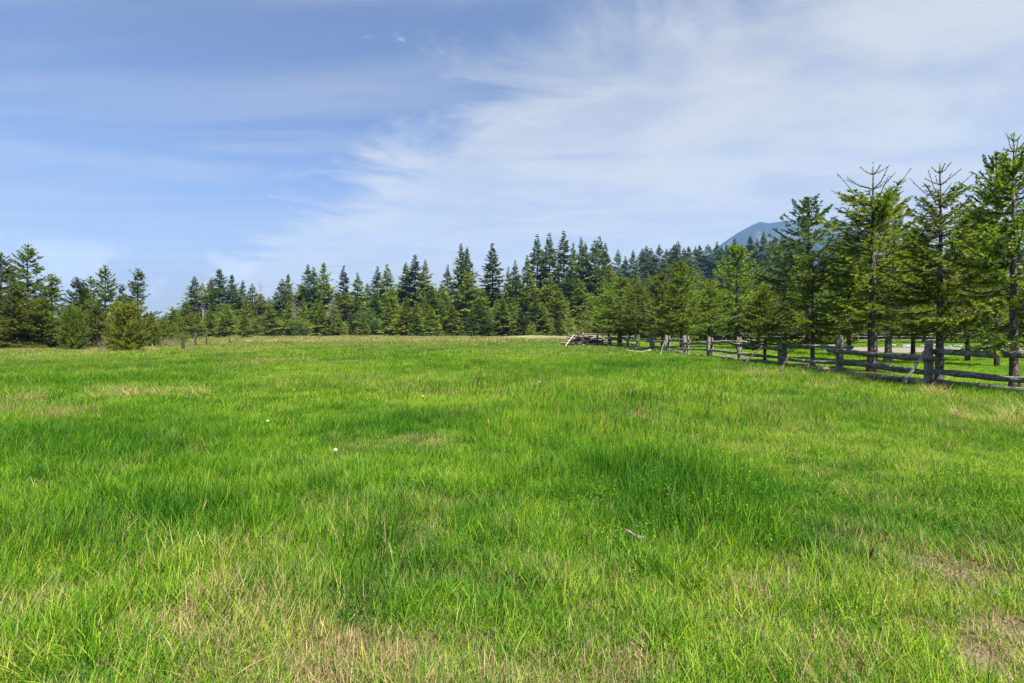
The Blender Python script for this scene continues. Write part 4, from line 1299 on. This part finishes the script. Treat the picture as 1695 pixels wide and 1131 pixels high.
# ------------------------------------------------------------------ grass
def blades(seed, n, rad, h, wd, segs=3, bend=.5, spread=.35, hv=.35, wind=(.15, .0), curl=0):
    g = np.random.default_rng(seed)
    a = g.random(n) * 6.283; r = rad * np.sqrt(g.random(n))
    b = np.stack([r * np.cos(a), r * np.sin(a), np.full(n, -.02)], -1)
    az = g.random(n) * 6.283
    L = h * (1 - hv + 2 * hv * g.random(n)).clip(.15)
    L = L * np.where(g.random(n) < .3, .55, 1)
    tilt = np.abs(g.normal(0, spread, n)) + .04
    bd_ = bend * (g.random(n) ** 1.3) * 1.6
    W = wd * (.6 + .8 * g.random(n))
    V = []
    fa = az + 1.57 + g.normal(0, .5, n)
    sv = np.stack([np.cos(fa), np.sin(fa), 0 * fa], -1)
    p = b.copy()
    al = []
    for i in range(segs + 1):
        s = i / segs
        th_ = tilt + bd_ * s + curl * s * s
        if i:
            d = np.stack([np.cos(az) * np.sin(th_) + wind[0] * s, np.sin(az) * np.sin(th_) + wind[1] * s, np.cos(th_)], -1)
            p = p + d * (L / segs)[:, None]
        wdt = W * (1 - s ** 1.8)
        if i < segs:
            V.append(p - sv * wdt[:, None] * .5); V.append(p + sv * wdt[:, None] * .5); al += [s, s]
        else:
            V.append(p); al.append(1.0)
    k = len(V)
    V = np.stack(V, 1).reshape(-1, 3)
    base = np.arange(n)[:, None] * k
    T3 = []
    for i in range(segs - 1):
        T3 += [(2 * i, 2 * i + 1, 2 * i + 3), (2 * i, 2 * i + 3, 2 * i + 2)]
    T3.append((2 * segs - 2, 2 * segs - 1, 2 * segs))
    T3 = np.array(T3)
    Fc = (base[:, :, None] + T3[None]).reshape(-1, 3)
    me = mesh('grass_clump', V, Fc, [M['grass']])
    fattr(me, 'along', np.tile(al, n)); fattr(me, 'rnd', np.repeat(g.random(n), k)); fattr(me, 'rnd2', np.repeat(g.random(n), k))
    return me


def weeds(seed, n, rad, h, leaf=.03, per=9):
    """small broad-leaved plants"""
    g = np.random.default_rng(seed); Vs, al = [], []
    for i in range(n):
        a = g.random() * 6.28; r = rad * math.sqrt(g.random()); b = np.array([r * math.cos(a), r * math.sin(a), 0])
        hh2 = h * (.5 + .7 * g.random()); top = b + np.array([g.normal(0, .02), g.normal(0, .02), hh2])
        for j in range(per):
            s = (j + 1) / per; c = b + (top - b) * s
            a2 = j * 2.4 + g.random(); d = norm(np.array([math.cos(a2), math.sin(a2), .35 + g.normal(0, .3)])); sv = norm(np.cross(d, [0, 0, 1.]) + g.normal(0, .25, 3))
            l = leaf * (1.25 - .5 * s) * (.7 + .6 * g.random())
            Vs += [c, c + d * l * .55 + sv * l * .28, c + d * l * 1.1, c + d * l * .55 - sv * l * .28]; al += [s] * 4
    n4 = len(Vs) // 4
    me = mesh('weed_clump', np.array(Vs), np.arange(len(Vs)).reshape(-1, 4), [M['grass']])
    fattr(me, 'along', al); fattr(me, 'rnd', np.repeat(g.random(n4), 4)); fattr(me, 'rnd2', np.repeat(g.random(n4) * .5 , 4))
    return me


# zones: (px, py, rx m, ry m, height factor, tone shift, dry)
ZN = []


def zone(px, py, rx, ry, hf=0., tn=0., dr=0.):
    x, y = P(px, py); ZN.append((x, y, rx, ry, hf, tn, dr))


zone(1160, 830, .8, .9, .8, -.42, -.2); zone(1290, 900, .6, .45, .6, -.35, -.2); zone(1075, 780, .8, .9, .4, -.3)
zone(640, 705, 1.2, 1.2, .35, -.45); zone(1150, 690, 1.8, 1.4, .3, -.2); zone(770, 870, 1.1, .7, .3, -.25)
zone(60, 730, 1.2, .8, .3, -.3); zone(250, 740, .9, .8, .25, -.18); zone(30, 1110, .6, .35, .2, -.4); zone(560, 960, .7, .4, .3, -.3); zone(240, 860, .9, .6, .2, -.25)
zone(1560, 880, .5, .35, .1, -.25); zone(1400, 1120, .3, .2, .2, -.3); zone(950, 1090, .3, .2, .1, -.2); zone(480, 1020, .5, .3, .2, -.15)
zone(1500, 970, 1.3, .9, -.5, .2, .14); zone(1650, 1040, 1.0, .8, -.5, .2, .2); zone(1250, 1050, 1.0, .5, -.4, .22, .10); zone(1500, 800, 2.2, 1.5, -.2, .12, .0)
zone(100, 1000, 1.2, .6, -.1, .5, .22); zone(380, 1090, 1.2, .35, -.1, .45, .16); zone(700, 1100, .7, .25, -.2, .5, .42); zone(500, 1060, .5, .2, 0, .4, .10); zone(880, 1030, .6, .25, -.3, .2, .1)
zone(130, 940, 1.0, .5, -.1, .25, .12); zone(350, 950, .8, .3, 0, .25, .12); zone(1000, 960, .8, .35, -.3, .15, .1)
for a_, b_ in ((150, 655), (172, 645), (216, 640), (232, 652), (195, 668), (262, 644), (288, 655), (42, 655), (50, 672), (20, 648), (70, 690), (100, 693), (140, 690), (28, 690), (330, 640), (12, 600), (60, 612), (120, 605)):
    zone(a_, b_, .42, .5, .05, .15, .30)
zone(445, 596, 3.0, 2.6, -.1, .2, .25); zone(415, 585, 2.2, 2.5, -.1, .2, .2); zone(285, 593, .9, 1.2, 0, .2, .3); zone(630, 728, .5, .5, -.1, .2, .15); zone(710, 735, .4, .5, 0, .2, .2)
zone(1672, 687, .9, .9, -.1, .2, .5); zone(600, 560, 70, 16, .4, .25, .65); zone(150, 578, 9, 6, 0, .2, .5); zone(60, 590, 6, 4, 0, .2, .4); zone(1430, 620, 1.6, 1.6, -.3, .1, .35); zone(1330, 640, 1.0, .8, 0, .1, .3); zone(1230, 620, .9, 1.0, -.1, .1, .4)
zone(80, 582, 5, 5, 0, .2, .65); zone(30, 600, 4, 3, 0, .2, .3); zone(380, 577, 7, 6, 0, .15, .35); zone(1300, 600, 3, 3, -.1, .0, .1)
zone(530, 566, 25, 14, 0, .3, .62); zone(700, 562, 30, 20, -.1, .3, .6); zone(900, 560, 25, 16, -.2, .15, .2); zone(780, 720, 1.5, 2.5, -.1, .2, .05); zone(900, 580, 6, 8, -.2, .2, .12)
zone(1035, 590, 3.5, 4, 0, .15, .25); zone(1545, 640, .9, 1.0, -.3, .0, .35); zone(1390, 610, 1.5, 1.8, -.3, .0, .3)


def field(x, y):
    hf = .79 + .55 * (fbm(x, y, 3.0, 51) - .5) * 2 + .35 * (fbm(x, y, .9, 61) - .5) * 2
    # mown-looking nearest strip is shorter
    d = np.hypot(x, y)
    hf = hf * (.62 + .38 * sstep(d, 2.6, 4.6))
    tone = .57 + .35 * (fbm(x, y, 7.0, 71) - .5) * 2 + .25 * (fbm(x, y, 1.6, 78) - .5) * 2
    dry = .19 + .13 * sstep(y, 22, 60) + .28 * (fbm(x, y, 5.0, 83) - .55) + .25 * (fbm(x, y, 1.1, 88) - .5)
    pad = sstep(x, fx_np(y) + .2, fx_np(y) + 1.2)
    hf = hf * (1 - .62 * pad); tone = tone + .18 * pad; dry = dry * (1 - .6 * pad)
    for zx, zy, rx, ry, h_, t_, d_ in ZN:
        g = np.exp(-(((x - zx) / rx) ** 2 + ((y - zy) / ry) ** 2) * .9)
        hf = hf + h_ * g; tone = tone + t_ * (.35 if t_ > 0 else .62) * g * (.4 + 1.2 * fbm(x, y, .6, 93, 3)); dry = dry + d_ * g * 1.0 * sstep(fbm(x, y, .45, 91, 3), .40, .66)
    tone = tone + .02 * (1 - sstep(d, 3, 5.5))
    hf = np.maximum(hf, .68 * (1 - sstep(d, 4.5, 8)))
    return np.clip(hf, .42, 2.0), np.clip(tone, 0, 1.15), np.clip(dry, 0, 1)


def fx_np(y):
    return 11.85 - .0206 * y


gg = np.random.default_rng(77)


def scatter(y0, y1, dens, ang=1.12, bare_keep=.93):
    area_n = int(dens * ((ang * 2 * (y1 ** 2 - y0 ** 2) / 2) + 6 * (y1 - y0)))
    y = np.sqrt(gg.random(area_n * 2) * (y1 ** 2 - y0 ** 2) + y0 ** 2)
    x = (gg.random(area_n * 2) * 2 - 1) * (ang * y + 3)
    p_ = gg.random(area_n * 2) < .5
    x, y = x[p_], y[p_]
    ok = ell(x, y, GRAVEL) + (fbm(x, y, 4, 5) - .5) * .5 > .93
    ok &= ell(x, y, POND) > 1.15
    ok &= gg.random(len(x)) > bareness(x, y) * bare_keep
    return x[ok], y[ok]


def grass_layer(name, protos, y0, y1, dens, base_scale=1.0, pick=None, label='', cat='grass', keep=None, hmul=1.0, drybias=0, tonebias=0, even=0.0, bare_keep=.93):
    x, y = scatter(y0, y1, dens, bare_keep=bare_keep)
    hf, tn, dr = field(x, y)
    if keep is not None:
        k_ = gg.random(len(x)) < keep(x, y, hf, tn, dr)
        x, y, hf, tn, dr = x[k_], y[k_], hf[k_], tn[k_], dr[k_]
    n = len(x)
    s = base_scale * (.8 + .4 * gg.random(n))
    hf = hf * (1 - even) + even
    hf = hf * hmul * (.85 + .3 * gg.random(n))
    pts_ = np.stack([x, y, ground_z(x, y) - .01], -1)
    rot = np.stack([gg.normal(0, .05, n), gg.normal(0, .05, n), gg.normal(0, .9, n)], -1)
    idx = gg.integers(0, len(protos), n)
    return instancer(name, protos, pts_, idx, rot, np.stack([s * (.75 + .25 * hf), s * (.75 + .25 * hf), s * hf], -1),
                     {'tone': np.clip(tn + gg.normal(0, .17, n) + tonebias, 0, 1.2), 'dry': np.clip(dr + gg.normal(0, .05, n) + drybias, 0, 1)}, label=label, cat=cat)


pn = [blades(900 + i, 230, .165, .185, .0044, 4, .6, .33) for i in range(7)]
pf = [blades(930 + i, 300, .16, .085, .0042, 3, .9, .55) for i in range(4)]
grass_layer('meadow_grass', pn, .9, 10.5, 40, label='tall lush green meadow grass close to the viewpoint')
grass_layer('short_turf', pf, .9, 8.0, 105, label='fine short turf between the taller grass', hmul=1.0, tonebias=-.03, drybias=.02, even=.7)
pm = [blades(950 + i, 260, .36, .21, .008, 3, .5, .30) for i in range(5)]
grass_layer('meadow_grass', pm, 9.5, 30, 10.5, label='green meadow grass across the middle of the field')
pl_ = [blades(970 + i, 260, .85, .25, .020, 2, .45, .28) for i in range(4)]
grass_layer('meadow_grass', pl_, 28, 72, 2.2, label='green meadow grass of the far part of the field')
pv_ = [blades(985 + i, 200, 2.1, .30, .06, 2, .4, .28) for i in range(3)]
grass_layer('meadow_grass', pv_, 70, 165, .42, label='pale distant meadow grass before the tree line')
pt_ = [blades(990 + i, 170, .17, .075, .0042, 3, .5, 1.15, .5) for i in range(4)]
grass_layer('matted_thatch', pt_, .9, 7.5, 85, label='matted dry thatch and short blades lying under the near grass', drybias=.34, tonebias=-.12, even=.8, bare_keep=.45)
# dry arching straw
pdry = [blades(1000 + i, 60, .18, .34, .0045, 4, 1.1, .5, curl=.9) for i in range(3)]
grass_layer('straw_grass', pdry, .9, 24, 7, label='dry straw-coloured grass in tufts among the green', keep=lambda x, y, hf, tn, dr: np.clip(dr * 1.1 - .22, 0, 1), drybias=.45, hmul=.62)
# tan tussocks of old grass
ts = []
for a_, b_, n_t, sp_ in ((48, 668, 5, .3), (155, 664, 5, .3), (218, 656, 7, .32), (120, 696, 4, .5), (440, 604, 12, 1.3), (478, 600, 10, 1.0), (425, 592, 8, 1.2), (285, 598, 5, .5), (1668, 700, 9, .35), (1330, 640, 3, .4),
                         (395, 588, 6, 1.5), (40, 588, 18, 3), (110, 582, 26, 3.5), (180, 588, 12, 2.5), (60, 600, 8, 1.6), (330, 578, 14, 4), (260, 588, 8, 2), (300, 652, 4, .6), (1545, 655, 4, .5), (1232, 628, 6, .8), (1395, 628, 6, 1.0), (1440, 640, 4, .6)):
    x0_, y0_ = P(a_, b_)
    for _ in range(n_t): ts.append((x0_ + gg.normal(0, sp_), y0_ + gg.normal(0, sp_ * .7)))
ts = np.array(ts); nt = len(ts)
ptu = [blades(1040 + i, 120, .13, .40, .005, 4, .7, .35, .45, curl=.4) for i in range(3)]
s_ = .55 + .6 * gg.random(nt)
instancer('tan_tussocks', ptu, np.stack([ts[:, 0], ts[:, 1], ground_z(ts[:, 0], ts[:, 1])], -1), gg.integers(0, 3, nt), np.stack([0 * s_, 0 * s_, gg.random(nt) * 6], -1), np.stack([s_ * 1.3, s_ * 1.3, s_], -1),
          {'tone': np.full(nt, .6), 'dry': np.clip(.44 + .22 * gg.random(nt), 0, 1)}, label='tan tussocks of last year\'s dead grass', cat='grass')
# broad-leaved weeds on the right
pw = [weeds(1020 + i, 40, .20, .15, .021) for i in range(3)]
def kw_(x, y, hf, tn, dr):
    xr, yr = P(1520, 810)
    return np.clip(1.1 * np.exp(-(((x - xr) / 2.3) ** 2 + ((y - yr) / 2.2) ** 2)), 0, 1)
grass_layer('broadleaf_weeds', pw, 1.5, 14, 16, label='low leafy weeds in the right foreground', cat='weeds', keep=kw_, drybias=-.1, tonebias=-.16)

m_, t = new_mat('soil_clod')
tc_ = t.n('ShaderNodeTexCoord')
finish(t, principled(t, t.mix(t.noise(tc_.outputs['Object'], 2, 3), (.06, .045, .028), (.18, .14, .095)), .95)); M['clod'] = m_
cx_, cy_ = [], []
for bx_, by_, r_b in bare_spots:
    for _ in range(int(2600 * r_b)):
        a_ = gg.random() * 6.28; q_ = r_b * 1.7 * math.sqrt(gg.random()); cx_.append(bx_ + q_ * math.cos(a_)); cy_.append(by_ + q_ * math.sin(a_))
cx_, cy_ = np.array(cx_), np.array(cy_); nc = len(cx_)
sc_ = .006 + .022 * gg.random(nc) ** 3
instancer('soil_clods', [recolour(r, M['clod']) for r in rocks], np.stack([cx_, cy_, ground_z(cx_, cy_) + sc_ * .1], -1), gg.integers(0, 5, nc), gg.random((nc, 3)) * 6, np.stack([sc_, sc_, sc_], -1),
          label='crumbs of dry soil and small pebbles on the bare spots', cat='soil')

# dark foxtail seed heads
m_, t = new_mat('seed_head')
r_ = attr(t, 'rnd')
finish(t, principled(t, t.mix(r_, (.012, .009, .008), (.06, .035, .02)), .9))
M['seed'] = m_
m_, t = new_mat('seed_head_tan'); finish(t, principled(t, (.30, .16, .07), .9)); M['seedtan'] = m_


def seed_stem(seed, mat):
    g = np.random.default_rng(seed)
    h = .42; lean_ = g.uniform(.08, .3)
    q = [np.array([lean_ * h * s * s, .0, h * s]) for s in (0, .35, .7, 1)]
    v1, f1 = tube(q, [.0012] * 4, 3, cap=False)
    d = norm(q[3] - q[2]); L = g.uniform(.05, .09)
    q2 = [q[3] + d * L * s for s in (0, .2, .5, .8, 1)]
    v2, f2 = tube(q2, [.002, .0038, .0044, .0034, .001], 5, .3, g, cap=True)
    o1 = len(v1)
    f2 = [tuple(i + o1 for i in ff) for ff in f2]
    me = mesh('seed_stem', v1 + v2, f1 + f2, [M['grass'], mat], mi=[0] * len(f1) + [1] * len(f2))
    nv = len(v1) + len(v2)
    fattr(me, 'along', np.full(nv, .5)); fattr(me, 'rnd', np.full(nv, g.random())); fattr(me, 'rnd2', np.full(nv, .2))
    return me


ps = [seed_stem(1100 + i, M['seed']) for i in range(5)] + [seed_stem(1110, M['seedtan'])]
xs1, ys1 = P(1010, 690); xs2, ys2 = P(1130, 740); xs3, ys3 = P(480, 700); xs4, ys4 = P(1250, 780)
def ks_(x, y, hf, tn, dr):
    k = 1.0 * np.exp(-(((x - xs1) / 2.2) ** 2 + ((y - ys1) / 2.8) ** 2)) + .9 * np.exp(-(((x - xs2) / 1.6) ** 2 + ((y - ys2) / 1.6) ** 2)) + .30 * np.exp(-(((x - xs3) / 3) ** 2 + ((y - ys3) / 3) ** 2)) + .5 * np.exp(-(((x - xs4) / 1.0) ** 2 + ((y - ys4) / 1.0) ** 2))
    return np.clip(k * 1.3, 0, 1) + .03
grass_layer('foxtail_grass', ps, 2.2, 17, 16, label='stalks with dark brown foxtail seed heads', cat='grass', keep=ks_, hmul=1.05)

# ------------------------------------------------------------------ small things in the grass
m_, t = new_mat('seed_fluff'); finish(t, leafy(t, (.78, .78, .74), .4, .02)); M['fluff'] = m_


def dandelion(px, py, z, lab):
    Y = (EYE - z) * F / (py - 550); X = (px - F) / F * Y
    e = bpy.data.objects.new('dandelion', None); COL.objects.link(e); e.location = (X, Y, gz(X, Y)); e['label'] = lab; e['category'] = 'dandelion'; e['group'] = 'dandelion seed heads in the grass'
    h = z - gz(X, Y)
    v, f = tube([(0, 0, 0), (.01, 0, h * .5), (0, 0, h)], [.0025] * 3, 5)
    st_ = mesh('stem', v, f, [M['grass']]); n__ = len(v)
    fattr(st_, 'along', np.full(n__, .5)); fattr(st_, 'rnd', np.full(n__, .6)); fattr(st_, 'rnd2', np.full(n__, .2))
    obj('stem', st_, e)
    g = np.random.default_rng(int(px)); n = 150
    d = norm(g.normal(0, 1, (n, 3))); s = norm(np.cross(d, g.normal(0, 1, (n, 3))))
    V = spikes(np.zeros((n, 3)) + [0, 0, h] + d * .017, -d, s, np.full(n, .017), np.full(n, .010))
    obj('seed_head', mesh('seed_head', V, np.arange(len(V)).reshape(-1, 3), [M['fluff']]), e)


dandelion(555, 745, .30, 'round white dandelion clock standing clear in the left middle grass')
dandelion(443, 697, .28, 'white dandelion clock up the slope left of the biggest one')
dandelion(700, 656, .30, 'small white dandelion clock in the centre of the meadow')
dandelion(893, 632, .30, 'tiny far dandelion clock in the centre right of the meadow')
X, Y = P(1058, 890, .05)
e = obj('driftwood_piece', mesh('driftwood', *split_timber(.13, .030, .022, 777, .012, .5), [M['bark']]), loc=(X - .07, Y + .03, gz(X, Y) + .09), label='short tan piece of broken wood lying in the near grass', cat='wood piece')
e.rotation_euler = (.2, .28, -.35)
